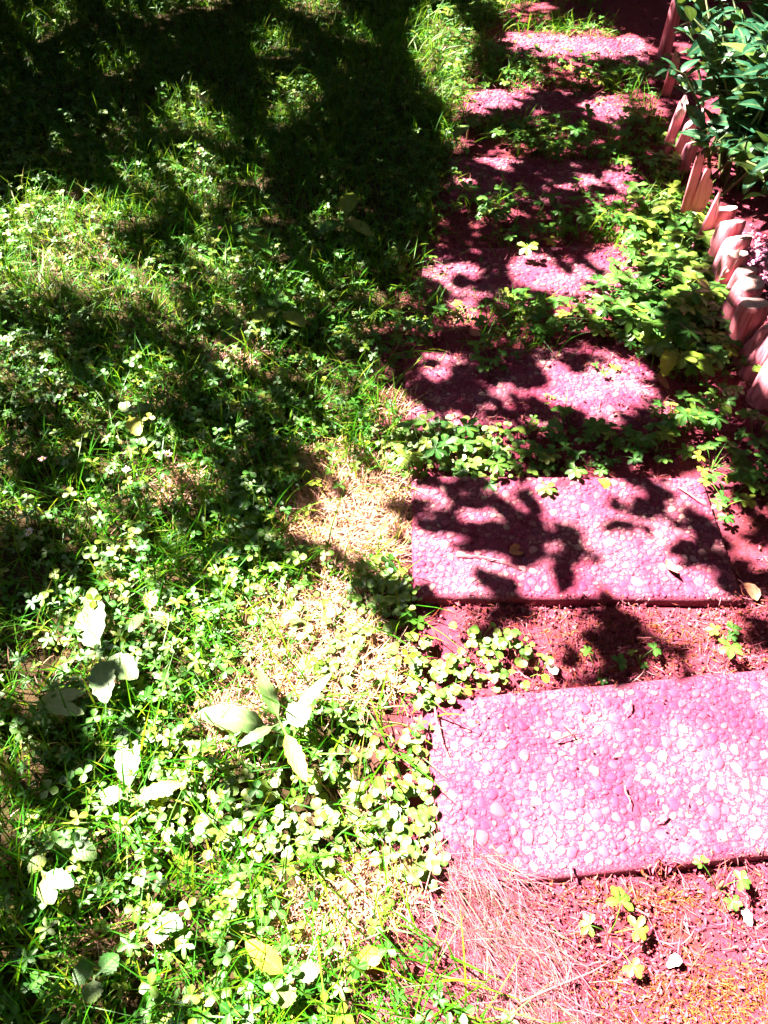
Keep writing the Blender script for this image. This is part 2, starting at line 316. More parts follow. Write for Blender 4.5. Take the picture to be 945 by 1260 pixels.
def rot_mats(yaw, pitch, roll):
    cy, sy, cp, sp, cr, sr = np.cos(yaw), np.sin(yaw), np.cos(pitch), np.sin(pitch), np.cos(roll), np.sin(roll)
    Z = np.zeros_like(cy); O = np.ones_like(cy)
    Rz = np.stack([np.stack([cy, -sy, Z], -1), np.stack([sy, cy, Z], -1), np.stack([Z, Z, O], -1)], -2)
    Ry = np.stack([np.stack([cp, Z, sp], -1), np.stack([Z, O, Z], -1), np.stack([-sp, Z, cp], -1)], -2)
    Rx = np.stack([np.stack([O, Z, Z], -1), np.stack([Z, cr, -sr], -1), np.stack([Z, sr, cr], -1)], -2)
    return Rz @ Ry @ Rx

def scatter(name, protos, P, M, S, mat, rnd=None, smooth=True):
    """join many small copies of shapes into one mesh. P (n,3), M (n,3,3), S (n,) or (n,3)."""
    n = len(P)
    if rnd is None: rnd = rng.random(n)
    if S.ndim == 1: S = np.repeat(S[:, None], 3, 1)
    ch = rng.integers(0, len(protos), n)
    VV, QQ, RR, LL, off = [], [], [], [], 0
    for k, p in enumerate(protos):
        ix = np.where(ch == k)[0]
        if not len(ix): continue
        V, Q, L = p.arr()
        W = np.einsum('nij,nvj->nvi', M[ix], V[None] * S[ix][:, None, :]) + P[ix][:, None, :]
        nv = len(V)
        VV.append(W.reshape(-1, 3))
        QQ.append((Q[None] + (off + np.arange(len(ix)) * nv)[:, None, None]).reshape(-1, 4))
        RR.append(np.repeat(rnd[ix], nv)); LL.append(np.tile(L, (len(ix), 1)))
        off += nv * len(ix)
    return build_mesh(name, np.concatenate(VV), np.concatenate(QQ), mat, np.concatenate(RR), np.concatenate(LL), smooth)

# ------------------------------------------------------------------ materials
def new_mat(name):
    m = bpy.data.materials.new(name); m.use_nodes = True
    nt = m.node_tree; nt.nodes.clear()
    return m, nt

def N(nt, t, **kw):
    n = nt.nodes.new(t)
    for k, v in kw.items(): setattr(n, k, v)
    return n

def ramp(nt, fac, stops, interp='LINEAR'):
    r = N(nt, "ShaderNodeValToRGB"); r.color_ramp.interpolation = interp
    el = r.color_ramp.elements
    while len(el) < len(stops): el.new(.5)
    for e, (p, c) in zip(el, stops):
        e.position = p; e.color = (*c, 1)
    nt.links.new(fac, r.inputs[0])
    return r.outputs[0]

def mixc(nt, fac, a, b, mode='MIX'):
    m = N(nt, "ShaderNodeMix", data_type='RGBA', blend_type=mode)
    for s, v in ((m.inputs[0], fac), (m.inputs[6], a), (m.inputs[7], b)):
        if isinstance(v, (int, float)): s.default_value = v
        elif isinstance(v, tuple): s.default_value = (*v, 1)
        else: nt.links.new(v, s)
    return m.outputs[2]

def rnd_fac(nt):
    a = N(nt, "ShaderNodeAttribute", attribute_name="rnd"); o = N(nt, "ShaderNodeObjectInfo")
    s = N(nt, "ShaderNodeMath", operation='ADD'); nt.links.new(a.outputs['Fac'], s.inputs[0]); nt.links.new(o.outputs['Random'], s.inputs[1])
    f = N(nt, "ShaderNodeMath", operation='FRACT'); nt.links.new(s.outputs[0], f.inputs[0])
    return f.outputs[0]

def noise_t(nt, scale, detail=4, rough=.6, coord='Object'):
    tc = N(nt, "ShaderNodeTexCoord"); t = N(nt, "ShaderNodeTexNoise")
    t.inputs['Scale'].default_value = scale; t.inputs['Detail'].default_value = detail; t.inputs['Roughness'].default_value = rough
    nt.links.new(tc.outputs[coord], t.inputs['Vector'])
    return t

def leaf_mat(name, stops, rough=.42, spec=.5, trans=.22, tcol=(.22, .34, .02), vein=(.30, .36, .14), vein_amt=.35, interp='LINEAR'):
    m, nt = new_mat(name)
    c = ramp(nt, rnd_fac(nt), stops, interp)
    lv = N(nt, "ShaderNodeAttribute", attribute_name="lv")
    sx = N(nt, "ShaderNodeSeparateXYZ"); nt.links.new(lv.outputs['Vector'], sx.inputs[0])
    mr = N(nt, "ShaderNodeMapRange"); nt.links.new(sx.outputs[1], mr.inputs[0])
    mr.inputs[1].default_value = .0; mr.inputs[2].default_value = .22; mr.inputs[3].default_value = vein_amt; mr.inputs[4].default_value = 0
    # side veins run obliquely from the midrib
    w = N(nt, "ShaderNodeMath", operation='MULTIPLY_ADD'); nt.links.new(sx.outputs[0], w.inputs[0]); w.inputs[1].default_value = 44.0
    v2 = N(nt, "ShaderNodeMath", operation='MULTIPLY'); nt.links.new(sx.outputs[1], v2.inputs[0]); v2.inputs[1].default_value = -14.0
    nt.links.new(v2.outputs[0], w.inputs[2])
    sn = N(nt, "ShaderNodeMath", operation='SINE'); nt.links.new(w.outputs[0], sn.inputs[0])
    c = mixc(nt, mr.outputs[0], c, vein)
    nz = noise_t(nt, 55, 3)
    dk = N(nt, "ShaderNodeMapRange"); nt.links.new(nz.outputs[0], dk.inputs[0])
    dk.inputs[1].default_value = .35; dk.inputs[2].default_value = .7; dk.inputs[3].default_value = .72; dk.inputs[4].default_value = 1.22
    mv = N(nt, "ShaderNodeVectorMath", operation='SCALE'); nt.links.new(c, mv.inputs[0]); nt.links.new(dk.outputs[0], mv.inputs['Scale'])
    b = N(nt, "ShaderNodeBsdfPrincipled")
    nt.links.new(mv.outputs[0], b.inputs['Base Color'])
    b.inputs['Roughness'].default_value = rough; b.inputs['Specular IOR Level'].default_value = spec
    bp = N(nt, "ShaderNodeBump"); bp.inputs['Strength'].default_value = .1; bp.inputs['Distance'].default_value = .0006
    nt.links.new(sn.outputs[0], bp.inputs['Height']); nt.links.new(bp.outputs[0], b.inputs['Normal'])
    t = N(nt, "ShaderNodeBsdfTranslucent")
    nt.links.new(mixc(nt, .5, mv.outputs[0], tcol), t.inputs[0])
    mx = N(nt, "ShaderNodeMixShader"); mx.inputs[0].default_value = trans
    nt.links.new(b.outputs[0], mx.inputs[1]); nt.links.new(t.outputs[0], mx.inputs[2])
    o = N(nt, "ShaderNodeOutputMaterial"); nt.links.new(mx.outputs[0], o.inputs[0])
    return m

def stain(nt, c, amt):
    ge = N(nt, 'ShaderNodeNewGeometry'); t1 = N(nt, 'ShaderNodeTexNoise'); t1.inputs['Scale'].default_value = 8.5; t1.inputs['Detail'].default_value = 7; t1.inputs['Roughness'].default_value = .68
    nt.links.new(ge.outputs['Position'], t1.inputs['Vector'])
    f = ramp(nt, t1.outputs[0], [(.42, (0, 0, 0)), (.58, (amt, amt, amt))])
    return mixc(nt, f, c, (.19, .010, .05))

def plain_mat(name, stops, rough=.6, spec=.4, nscale=60, namt=.35, bump=.4, bdist=.003, interp='LINEAR', dirt=0):
    m, nt = new_mat(name)
    c = ramp(nt, rnd_fac(nt), stops, interp)
    nz = noise_t(nt, nscale, 6, .65)
    dk = N(nt, "ShaderNodeMapRange"); nt.links.new(nz.outputs[0], dk.inputs[0])
    dk.inputs[1].default_value = .3; dk.inputs[2].default_value = .7; dk.inputs[3].default_value = 1 - namt; dk.inputs[4].default_value = 1 + namt
    mv = N(nt, "ShaderNodeVectorMath", operation='SCALE'); nt.links.new(c, mv.inputs[0]); nt.links.new(dk.outputs[0], mv.inputs['Scale'])
    cc = stain(nt, mv.outputs[0], dirt) if dirt else mv.outputs[0]
    b = N(nt, "ShaderNodeBsdfPrincipled"); nt.links.new(cc, b.inputs['Base Color'])
    b.inputs['Roughness'].default_value = rough; b.inputs['Specular IOR Level'].default_value = spec
    bp = N(nt, "ShaderNodeBump"); bp.inputs['Strength'].default_value = bump; bp.inputs['Distance'].default_value = bdist
    nt.links.new(nz.outputs[0], bp.inputs['Height']); nt.links.new(bp.outputs[0], b.inputs['Normal'])
    o = N(nt, "ShaderNodeOutputMaterial"); nt.links.new(b.outputs[0], o.inputs[0])
    return m

M_grass = leaf_mat("grass_blades", [(0, (.015, .13, .003)), (.5, (.04, .20, .003)), (.8, (.10, .25, .004)), (.95, (.22, .28, .008)), (1, (.34, .27, .08))], .45, .3, .38, (.25, .4, .02), vein_amt=.1)
M_clover = leaf_mat("clover_leaf", [(0, (.022, .13, .014)), (.5, (.05, .18, .014)), (.8, (.11, .21, .015)), (1, (.20, .25, .02))], .46, .5, .25)
M_round = leaf_mat("round_leaf", [(0, (.06, .18, .02)), (.6, (.12, .22, .025)), (1, (.22, .28, .03))], .48, .9, .2)
M_five = leaf_mat("five_finger_leaf", [(0, (.028, .13, .018)), (.6, (.07, .19, .02)), (.85, (.14, .23, .022)), (1, (.25, .27, .03))], .44, .6, .22)
M_weed = leaf_mat("weed_leaf", [(0, (.08, .17, .04)), (.7, (.13, .22, .06)), (1, (.2, .25, .05))], .46, .5, .22)
M_yellow = leaf_mat("yellow_leaf", [(0, (.42, .42, .03)), (1, (.5, .46, .05))], .45, .4, .3, (.6, .55, .03))
M_shrub = leaf_mat("shrub_leaf", [(0, (.012, .065, .035)), (.6, (.022, .09, .048)), (.88, (.04, .12, .04)), (1, (.10, .18, .03))], .36, .5, .14)
M_canopy = leaf_mat("tree_leaf", [(0, (.03, .08, .015)), (1, (.07, .13, .03))], .5, .3, .04, (.06, .12, .01))
M_straw = plain_mat("dry_straw", [(0, (.46, .22, .14)), (.4, (.52, .27, .22)), (.65, (.48, .21, .23)), (.85, (.46, .36, .07)), (1, (.36, .14, .08))], .45, .4, 200, .2, .1)
M_pinkstraw = plain_mat("reddish_dry_grass", [(0, (.26, .045, .08)), (.4, (.30, .085, .12)), (.65, (.20, .025, .04)), (.8, (.26, .13, .12)), (.88, (.05, .11, .06)), (1, (.28, .11, .13))], .6, .2, 200, .2, .1)
M_litter = plain_mat("litter_bits", [(0, (0.23, 0.0217, 0.0528)), (.3, (0.255, 0.0434, 0.0858)), (.5, (0.187, 0.0155, 0.0264)), (.7, (0.238, 0.0496, 0.0099)), (.85, (0.306, 0.0868, 0.125)), (.92, (0.255, 0.124, 0.145)), (1, (0.119, 0.0124, 0.0198))], .6, .35, 150, .3, .3)
M_moss = plain_mat("brown_moss", [(0, (.22, .055, .008)), (.4, (.26, .075, .008)), (.7, (.16, .065, .008)), (1, (.28, .06, .04))], .6, .3, 150, .3, .1)
M_petal = plain_mat("white_petal", [(0, (.72, .62, .55)), (.7, (.75, .60, .60)), (1, (.6, .32, .4))], .5, .4, 90, .1, .1)
M_twig = plain_mat("twig_bark", [(0, (.22, .06, .07)), (.5, (.45, .2, .24)), (1, (.12, .03, .03))], .7, .3, 120, .3, .4)
M_fallen = plain_mat("dead_leaf", [(0, (.36, .13, .06)), (.5, (.5, .26, .22)), (1, (.28, .08, .04))], .55, .4, 70, .35, .3)
M_stem = plain_mat("green_stem", [(0, (.12, .17, .04)), (.6, (.2, .2, .06)), (1, (.3, .14, .1))], .5, .4, 60, .2, .1)
M_twigg = plain_mat("shrub_stem", [(0, (.05, .07, .025)), (1, (.09, .10, .03))], .6, .3, 60, .2, .1)
M_bark = plain_mat("tree_bark", [(0, (.10, .075, .055)), (1, (.14, .10, .07))], .85, .2, 25, .4, .8, .02)
M_yolk = plain_mat("daisy_centre", [(0, (.6, .36, .02)), (1, (.6, .4, .03))], .7, .2, 200, .2, .6)

PEB = [(0, (0.269, 0.0828, 0.129)), (.2, (0.244, 0.0538, 0.103)), (.38, (0.366, 0.204, 0.206)), (.5, (0.244, 0.0391, 0.0874)), (.64, (0.44, 0.274, 0.258)), (.72, (0.208, 0.0293, 0.0722)), (.86, (0.282, 0.0828, 0.134)), (.94, (0.183, 0.0684, 0.134)), (1, (0.183, 0.0195, 0.0413))]
M_pebble = plain_mat("pebble", PEB, .6, .2, 70, .3, .15, .002, dirt=.8)

def slab_mat():
    m, nt = new_mat("washed_concrete")
    a = noise_t(nt, 7, 5); b2 = noise_t(nt, 160, 6, .7)
    c = ramp(nt, a.outputs[0], [(.3, (0.256, 0.0605, 0.118)), (.44, (0.23, 0.0403, 0.0912)), (.56, (0.217, 0.0202, 0.0645)), (.68, (0.23, 0.0202, 0.0322))])
    c2 = mixc(nt, b2.outputs[0], c, (.15, .03, .065)); 
    g = noise_t(nt, 260, 4, .75)
    c3 = mixc(nt, .6, c2, ramp(nt, g.outputs[0], [(.36, (.11, .008, .04)), (.48, (.19, .04, .08)), (.6, (.34, .17, .20))]))
    b = N(nt, "ShaderNodeBsdfPrincipled"); nt.links.new(stain(nt, c3, .6), b.inputs['Base Color']); b.inputs['Roughness'].default_value = .75; b.inputs['Specular IOR Level'].default_value = .2
    bp = N(nt, "ShaderNodeBump"); bp.inputs['Strength'].default_value = .9; bp.inputs['Distance'].default_value = .004
    nt.links.new(g.outputs[0], bp.inputs['Height']); nt.links.new(bp.outputs[0], b.inputs['Normal'])
    o = N(nt, "ShaderNodeOutputMaterial"); nt.links.new(b.outputs[0], o.inputs[0])
    return m
M_slab = slab_mat()

def soil_mat():
    m, nt = new_mat("soil")
    a = noise_t(nt, 5, 6, .65); f = noise_t(nt, 90, 6, .7); g = noise_t(nt, 2.2, 4)
    c = ramp(nt, a.outputs[0], [(.3, (.18, .022, .05)), (.48, (.25, .035, .08)), (.6, (.25, .035, .06)), (.75, (.24, .07, .012))])
    c = mixc(nt, ramp(nt, f.outputs[0], [(.4, (0, 0, 0)), (.62, (.8, .8, .8))]), c, (.12, .022, .028))
    ge = N(nt, 'ShaderNodeNewGeometry'); sp_ = N(nt, 'ShaderNodeSeparateXYZ'); nt.links.new(ge.outputs['Position'], sp_.inputs[0])
    q1 = N(nt, 'ShaderNodeMath', operation='MULTIPLY_ADD'); nt.links.new(sp_.outputs[1], q1.inputs[0]); q1.inputs[1].default_value = -.2; q1.inputs[2].default_value = .34
    q2 = N(nt, 'ShaderNodeMath', operation='MINIMUM'); nt.links.new(q1.outputs[0], q2.inputs[0]); q2.inputs[1].default_value = 0.0
    q3 = N(nt, 'ShaderNodeMath', operation='ADD'); nt.links.new(sp_.outputs[0], q3.inputs[0]); nt.links.new(q2.outputs[0], q3.inputs[1])
    q4 = N(nt, 'ShaderNodeMath', operation='MULTIPLY_ADD'); nt.links.new(g.outputs[0], q4.inputs[0]); q4.inputs[1].default_value = .35; nt.links.new(q3.outputs[0], q4.inputs[2])
    q5 = N(nt, 'ShaderNodeMapRange'); nt.links.new(q4.outputs[0], q5.inputs[0]); q5.inputs[1].default_value = .12; q5.inputs[2].default_value = .26; q5.inputs[3].default_value = .85; q5.inputs[4].default_value = 0
    c = mixc(nt, q5.outputs[0], c, ramp(nt, f.outputs[0], [(.35, (.016, .03, .003)), (.6, (.035, .032, .006))]))
    b = N(nt, "ShaderNodeBsdfPrincipled"); nt.links.new(c, b.inputs['Base Color']); b.inputs['Roughness'].default_value = .85
    b.inputs['Specular IOR Level'].default_value = .2
    bp = N(nt, "ShaderNodeBump"); bp.inputs['Strength'].default_value = .9; bp.inputs['Distance'].default_value = .012
    nt.links.new(f.outputs[0], bp.inputs['Height']); nt.links.new(bp.outputs[0], b.inputs['Normal'])
    o = N(nt, "ShaderNodeOutputMaterial"); nt.links.new(b.outputs[0], o.inputs[0])
    return m
M_soil = soil_mat()

def wood_mat(name, base, dark):
    m, nt = new_mat(name)
    tc = N(nt, "ShaderNodeTexCoord"); mp = N(nt, "ShaderNodeMapping"); mp.inputs['Scale'].default_value = (60, 60, 5)
    nt.links.new(tc.outputs['Object'], mp.inputs[0])
    t = N(nt, "ShaderNodeTexNoise"); t.inputs['Scale'].default_value = 1.6; t.inputs['Detail'].default_value = 6; nt.links.new(mp.outputs[0], t.inputs['Vector'])
    oi = N(nt, "ShaderNodeObjectInfo")
    c = ramp(nt, t.outputs[0], [(.32, dark), (.5, base), (.7, tuple(min(1, v * 1.25) for v in base))])
    c = mixc(nt, oi.outputs['Random'], c, mixc(nt, .5, c, (.42, .10, .08)))
    b = N(nt, "ShaderNodeBsdfPrincipled"); nt.links.new(c, b.inputs['Base Color']); b.inputs['Roughness'].default_value = .6
    bp = N(nt, "ShaderNodeBump"); bp.inputs['Strength'].default_value = .7; bp.inputs['Distance'].default_value = .004
    nt.links.new(t.outputs[0], bp.inputs['Height']); nt.links.new(bp.outputs[0], b.inputs['Normal'])
    o = N(nt, "ShaderNodeOutputMaterial"); nt.links.new(b.outputs[0], o.inputs[0])
    return m
M_log = wood_mat("log_side", (.62, .20, .29), (.34, .05, .09))

def cut_mat():
    m, nt = new_mat("log_cut_end")
    tc = N(nt, "ShaderNodeTexCoord"); w = N(nt, "ShaderNodeTexWave", wave_type='RINGS', rings_direction='Z')
    w.inputs['Scale'].default_value = 55; w.inputs['Distortion'].default_value = 2.5; w.inputs['Detail'].default_value = 3
    nt.links.new(tc.outputs['Object'], w.inputs['Vector'])
    c = ramp(nt, w.outputs[0], [(0, (.46, .24, .25)), (.6, (.58, .34, .34)), (1, (.62, .40, .38))])
    b = N(nt, "ShaderNodeBsdfPrincipled"); nt.links.new(c, b.inputs['Base Color']); b.inputs['Roughness'].default_value = .55
    o = N(nt, "ShaderNodeOutputMaterial"); nt.links.new(b.outputs[0], o.inputs[0])
    return m
M_cut = cut_mat()

# ------------------------------------------------------------------ the ground: one sheet, fine where it is near
def axis(a, b, step, far):
    mid = np.arange(a, b + step / 2, step)
    g = step * 1.35 ** np.arange(1, 40); g = np.cumsum(g); g = g[g < far]; g = np.append(g, far)
    return np.concatenate([a - g[::-1], mid, b + g])
gx = axis(-2.2, 2.2, .03, 120.0); gy = axis(-.2, 5.2, .03, 120.0)
GX, GY = np.meshgrid(gx, gy)
def ground_z(x, y):
    z = (fbm(x * 6, y * 6, 3) - .5) * .022 + (fbm(x * 25, y * 25, 9) - .5) * .010
    return np.where(slab_mask(x, y, -.022), -.04, z)
GZ = ground_z(GX, GY)
ny, nx = GX.shape
ids = np.arange(nx * ny).reshape(ny, nx)
Q = np.stack([ids[:-1, :-1], ids[:-1, 1:], ids[1:, 1:], ids[1:, :-1]], -1).reshape(-1, 4)
g = mesh_obj("ground", build_mesh("ground", np.stack([GX, GY, GZ], -1).reshape(-1, 3), Q, M_soil))
g["kind"] = "structure"; g["label"] = "reddish bare soil of the garden under path and lawn"

# ------------------------------------------------------------------ stepping slabs
def dome(seed, n=8):
    rr = random.Random(seed); s = Shape(); V = []; Q = []
    ell = rr.uniform(.58, 1.0); ph = [rr.uniform(.70, 1.2) for _ in range(n)]
    for rad, z in ((1.0, -.5), (.92, .22), (.64, .48)):
        for k in range(n):
            t = 2 * math.pi * k / n
            V.append((rad * ph[k] * math.cos(t), rad * ph[k] * ell * math.sin(t), z))
    V.append((rr.uniform(-.1, .1), rr.uniform(-.1, .1), .56))
    for i in range(2):
        for k in range(n):
            Q.append((i * n + k, i * n + (k + 1) % n, (i + 1) * n + (k + 1) % n, (i + 1) * n + k))
    for k in range(n): Q.append((2 * n + k, 2 * n + (k + 1) % n, 3 * n, 3 * n))
    s.add(V, Q); return s
PEBS = [dome(i) for i in range(8)]
PEB_ME = [p.mesh("pebble", M_pebble) for p in PEBS]

def pack(w, d, margin, radii, seed):
    r2 = np.random.default_rng(seed)
    X = np.empty(0); Y = np.empty(0); RR = np.empty(0)
    for rad, tries in radii:
        for _ in range(tries):
            rr = rad * r2.uniform(.85, 1.15)
            x = r2.uniform(-w / 2 + margin + rr * .6, w / 2 - margin - rr * .6); y = r2.uniform(-d / 2 + margin + rr * .6, d / 2 - margin - rr * .6)
            if len(X) and (np.hypot(X - x, Y - y) < (RR + rr) * .90).any(): continue
            X = np.append(X, x); Y = np.append(Y, y); RR = np.append(RR, rr)
    return X, Y, RR

def slab_body(w, d, h, seed):
    """concrete block with worn, slightly wavy edges"""
    s = Shape(); rr = random.Random(seed); n = 22
    ring = []
    for (ax, ay, bx_, by_) in ((-1, -1, 1, -1), (1, -1, 1, 1), (1, 1, -1, 1), (-1, 1, -1, -1)):
        for k in range(n):
            t = k / n; x = ax + (bx_ - ax) * t; y = ay + (by_ - ay) * t
            ring.append((x * w / 2, y * d / 2))
    m = len(ring); V = []; Q = []
    lev = [(0, -h), (0, -.012), (.0015, -.006), (.005, -.0012), (.012, 0)]
    for li, (ins, z) in enumerate(lev):
        for i, (x, y) in enumerate(ring):
            j = mnoise.noise(Vector((x * 35 + seed, y * 35, z * 20))) * .0035 + mnoise.noise(Vector((x * 120, y * 120 + seed, z * 90))) * .0015
            k = 1 - (ins + max(0, j) + .002) / (w / 2) if True else 1
            ky = 1 - (ins + max(0, j) + .002) / (d / 2)
            V.append((x * k, y * ky, z + (j * .3 if li else 0)))
    for li in range(len(lev) - 1):
        for i in range(m):
            i2 = (i + 1) % m
            Q.append((li * m + i, li * m + i2, (li + 1) * m + i2, (li + 1) * m + i))
    V.append((0, 0, 0)); c = len(V) - 1; b = (len(lev) - 1) * m
    for i in range(m): Q.append((b + i, b + (i + 1) % m, c, c))
    s.add(V, Q); return s

SLAB_LABEL = ["pebbled concrete slab beside the bare mossy soil, first of the stepping path",
              "second pebbled slab counted from the bare mossy soil, leaf shadows across it",
              "third pebbled slab counted from the bare mossy soil", "fourth pebbled slab counted from the bare mossy soil",
              "fifth pebbled slab counted from the bare mossy soil", "sixth pebbled slab counted from the bare mossy soil",
              "pebbled concrete slab at the far end of the stepping path, seventh from mossy soil"]
for i, (cx, cy, a, w, d, z) in enumerate(SLABS):
    root = empty("paving_slab", (cx, cy, 0), R(a))
    tag(root, SLAB_LABEL[i], "paving slab", "stepping slabs of the path")
    mesh_obj("slab_body", slab_body(w, d, .06, i).mesh("slab_body", M_slab), root, (0, 0, z))
    fine = i < 3
    X, Y, RR = pack(w, d, .014 if i != 1 else .008, [(.0125, 60), (.0098, 500), (.0076, 2400), (.0062, 4500 if fine else 1500), (.0046, 9000 if fine else 1500), (.0034, 9000 if fine else 0)], 50 + i)
    o = np.argsort(-RR); r3 = random.Random(i)
    nobj = 300 if fine else 0
    for k in o[:nobj]:
        q = mesh_obj("pebble", PEB_ME[r3.randrange(8)], root, (X[k], Y[k], z + .0004), (r3.uniform(-.1, .1), r3.uniform(-.1, .1), r3.uniform(0, 6.28)), (RR[k], RR[k], RR[k] * r3.uniform(.16, .46)))
    k = o[nobj:]
    if len(k):
        n = len(k)
        me = scatter("pebble_bed", PEBS, np.stack([X[k], Y[k], np.full(n, z + .0004)], 1), rot_mats(rng.uniform(0, 6.28, n), rng.normal(0, .06, n), rng.normal(0, .06, n)),
                     np.stack([RR[k], RR[k], RR[k] * rng.uniform(.2, .6, n)], 1), M_pebble)
        pb = mesh_obj("pebble_bed", me, root); pb["kind"] = "stuff"

# ------------------------------------------------------------------ log edging
def log_shape(rad, h, seed, split=False):
    rr = random.Random(seed); n = 16; s = Shape(); V = []; Q = []
    lean = (rr.uniform(-.05, .22), rr.uniform(-.2, .12)); tilt = (rr.uniform(-.25, .35), rr.uniform(-.55, .1))
    prof = [rr.uniform(.94, 1.05) for _ in range(n)]
    lev = [(-.06, 1.0), (h * .4, 1.0), (h - .022, .99), (h - .009, .95), (h - .002, .86)]
    for z, k in lev:
        for i in range(n):
            t = 2 * math.pi * i / n
            x = rad * k * prof[i] * math.cos(t); y = rad * k * prof[i] * math.sin(t)
            if split: y = max(y, -.28 * rad) if y < 0 else y
            if split and z > h * .6: zz = z + (.035 * math.cos(t + seed) + rr.uniform(-.012, .012)) 
            else: zz = z + (tilt[0] * x + tilt[1] * y) * (1 if z > h * .5 else 0)
            V.append((x + lean[0] * zz, y + lean[1] * zz, zz))
    for l in range(len(lev) - 1):
        for i in range(n):
            i2 = (i + 1) % n
            Q.append((l * n + i, l * n + i2, (l + 1) * n + i2, (l + 1) * n + i))
    s.add(V, Q)
    e = Shape(); b = (len(lev) - 1) * n
    W = [V[b + i] for i in range(n)]; c = tuple(sum(v[k] for v in W) / n + (.003 if k == 2 else 0) for k in range(3))
    inner = [tuple(w[k] * .5 + c[k] * .5 + (.0015 if k == 2 else 0) for k in range(3)) for w in W]
    e.add(W + inner + [c], [(i, (i + 1) % n, n + (i + 1) % n, n + i) for i in range(n)] + [(n + i, n + (i + 1) % n, 2 * n, 2 * n) for i in range(n)])
    return s, e
for i, (x, y, rad, h, kind) in enumerate(LOGS):
    rad *= .9 if kind == 'r' else .76
    root = empty("edging_log", (x, y, 0), random.uniform(-.3, .3))
    if kind == 's':
        tag(root, "split weathered stake with a jagged top in the log edging beside the path", "log", "split stakes in the log edging")
    else:
        tag(root, "short upright round log with a sawn top in the edging beside the path", "log", "round logs in the edging")
    a, b = log_shape(rad, h, i + 3, kind == 's')
    mesh_obj("log_side", a.mesh("log_side", M_log), root)
    mesh_obj("cut_end", b.mesh("cut_end", M_cut, smooth=False), root)
# one stake has come loose and leans over the soil
root = empty("leaning_stake", (0.985, 1.50, 0.0))
tag(root, "loose split stake leaning out of the log edging over dark soil", "stake")
sp = Matrix.Rotation(R(38), 4, Vector((.55, .83, 0)).normalized())
a, b = log_shape(.024, .26, 77, True)
mesh_obj("log_side", a.moved(sp).mesh("log_side", M_log), root, (0, 0, .03)); mesh_obj("cut_end", b.moved(sp).mesh("cut_end", M_cut, False), root, (0, 0, .03))

# ------------------------------------------------------------------ plants
def obov(t): return max(.06, math.sin(math.pi * min(1, t ** 1.25)) ** .55 * (.45 + .6 * t)) if t < .999 else .30
def ovate(t): return max(.05, math.sin(math.pi * t ** .75) ** .8)
def lance(t): return max(.03, math.sin(math.pi * t ** .85) ** .9)
def disc(t): return max(.10, (1 - (2 * t - 1) ** 2) ** .5)
def blade_p(t): return max(.04, (1 - t) ** .6 * (.75 + .5 * t))
def weed_p(t): return .11 if t < .22 else (max(.09, .1 + .92 * math.sin(math.pi * ((t - .22) / .78) ** .85) ** .7) if t < .99 else .08)

def compound(nl, length, width, prof, tilt, spread, petiole=None, teeth=0, seed=0, n=5):
    """nl leaflets fanned round a point; optional petiole from the origin up to that point"""
    rr = random.Random(seed); s = Shape()
    top = Vector((0, 0, 0))
    if petiole:
        rch, hgt = petiole
        pts = [(0, 0, 0), (rch * .35, 0, hgt * .65), (rch * .75, 0, hgt * .97), (rch, 0, hgt)]
        top = Vector(pts[-1])
        s.join(tube(pts, [.0013, .0011, .001, .0009], 4, False) if n > 4 else tube([pts[0], pts[1], pts[3]], [.0009, .0008, .0007], 3, False))
    for k in range(nl):
        a = (k - (nl - 1) / 2) * spread + rr.uniform(-.12, .12) if spread * nl < 6.2 else k * 2 * math.pi / nl + rr.uniform(-.15, .15)
        ln = length * (1 - .12 * abs(k - (nl - 1) / 2) / max(1, nl / 2)) * rr.uniform(.88, 1.08)
        lf = blade(ln, width * rr.uniform(.9, 1.1), prof, rr.uniform(.05, .3), .22, n, 0, .01, teeth, seed * 9 + k)
        M = Matrix.Translation(top) @ Matrix.Rotation(rr.uniform(-.15, .3), 4, 'Y') @ Matrix.Rotation(rr.uniform(-.2, .2), 4, 'X') @ Matrix.Rotation(a, 4, 'Z') @ Matrix.Rotation(-tilt * rr.uniform(.6, 1.3), 4, 'Y')
        s.join(lf.moved(M))
    return s

FIVE = [compound(5, .028 * f, .0165 * f, obov, .15, .95, (rr, hh), .14, k, 7) for k, (f, rr, hh) in enumerate([(1, .05, .05), (1.1, .04, .065), (.85, .06, .04), (1.2, .055, .055), (.9, .03, .045), (1.0, .07, .035)])]
FIVE_ME = [f.mesh("leaf", M_five) for f in FIVE]

def leafy_plant(name, x, y, reach, n, label, cat, group, seed):
    rr = random.Random(seed)
    root = empty(name, (x, y, -.004))
    tag(root, label, cat, group)
    for k in range(int(n * 1.6) if n > 4 else n):
        sc = reach / .06 * rr.uniform(.7, 1.25)
        mesh_obj("leaf", FIVE_ME[rr.randrange(6)], root, (rr.gauss(0, reach * (.25 if n > 4 else .08)), rr.gauss(0, reach * (.25 if n > 4 else .08)), 0), (rr.uniform(-.15, .15), rr.uniform(-.15, .15), k * 2.4 + rr.uniform(-.5, .5)), sc)
    st = tube([(0, 0, -.01), (.003, .002, .012), (.001, .004, .024)], [.004, .003, .0015], 5).mesh("crown_stem", M_stem)
    mesh_obj("crown_stem", st, root)
    return root
rr = random.Random(77)
for j in range(2, 7):
    yy = (SLABS[j - 1][1] + SLABS[j][1]) / 2 if j > 1 else 0
    for q in range(9):
        VERGE.append((SLABS[j][0] - .36 + .74 * (q + rr.uniform(.1, .9)) / 9, yy + rr.gauss(0, .06), rr.uniform(.035, .06), rr.randint(5, 6)))
for (lx, ly, lr, lh, lk) in LOGS[3:16]:
    VERGE.append((lx - rr.uniform(.05, .09), ly - rr.uniform(.0, .05), rr.uniform(.045, .065), rr.randint(5, 6)))
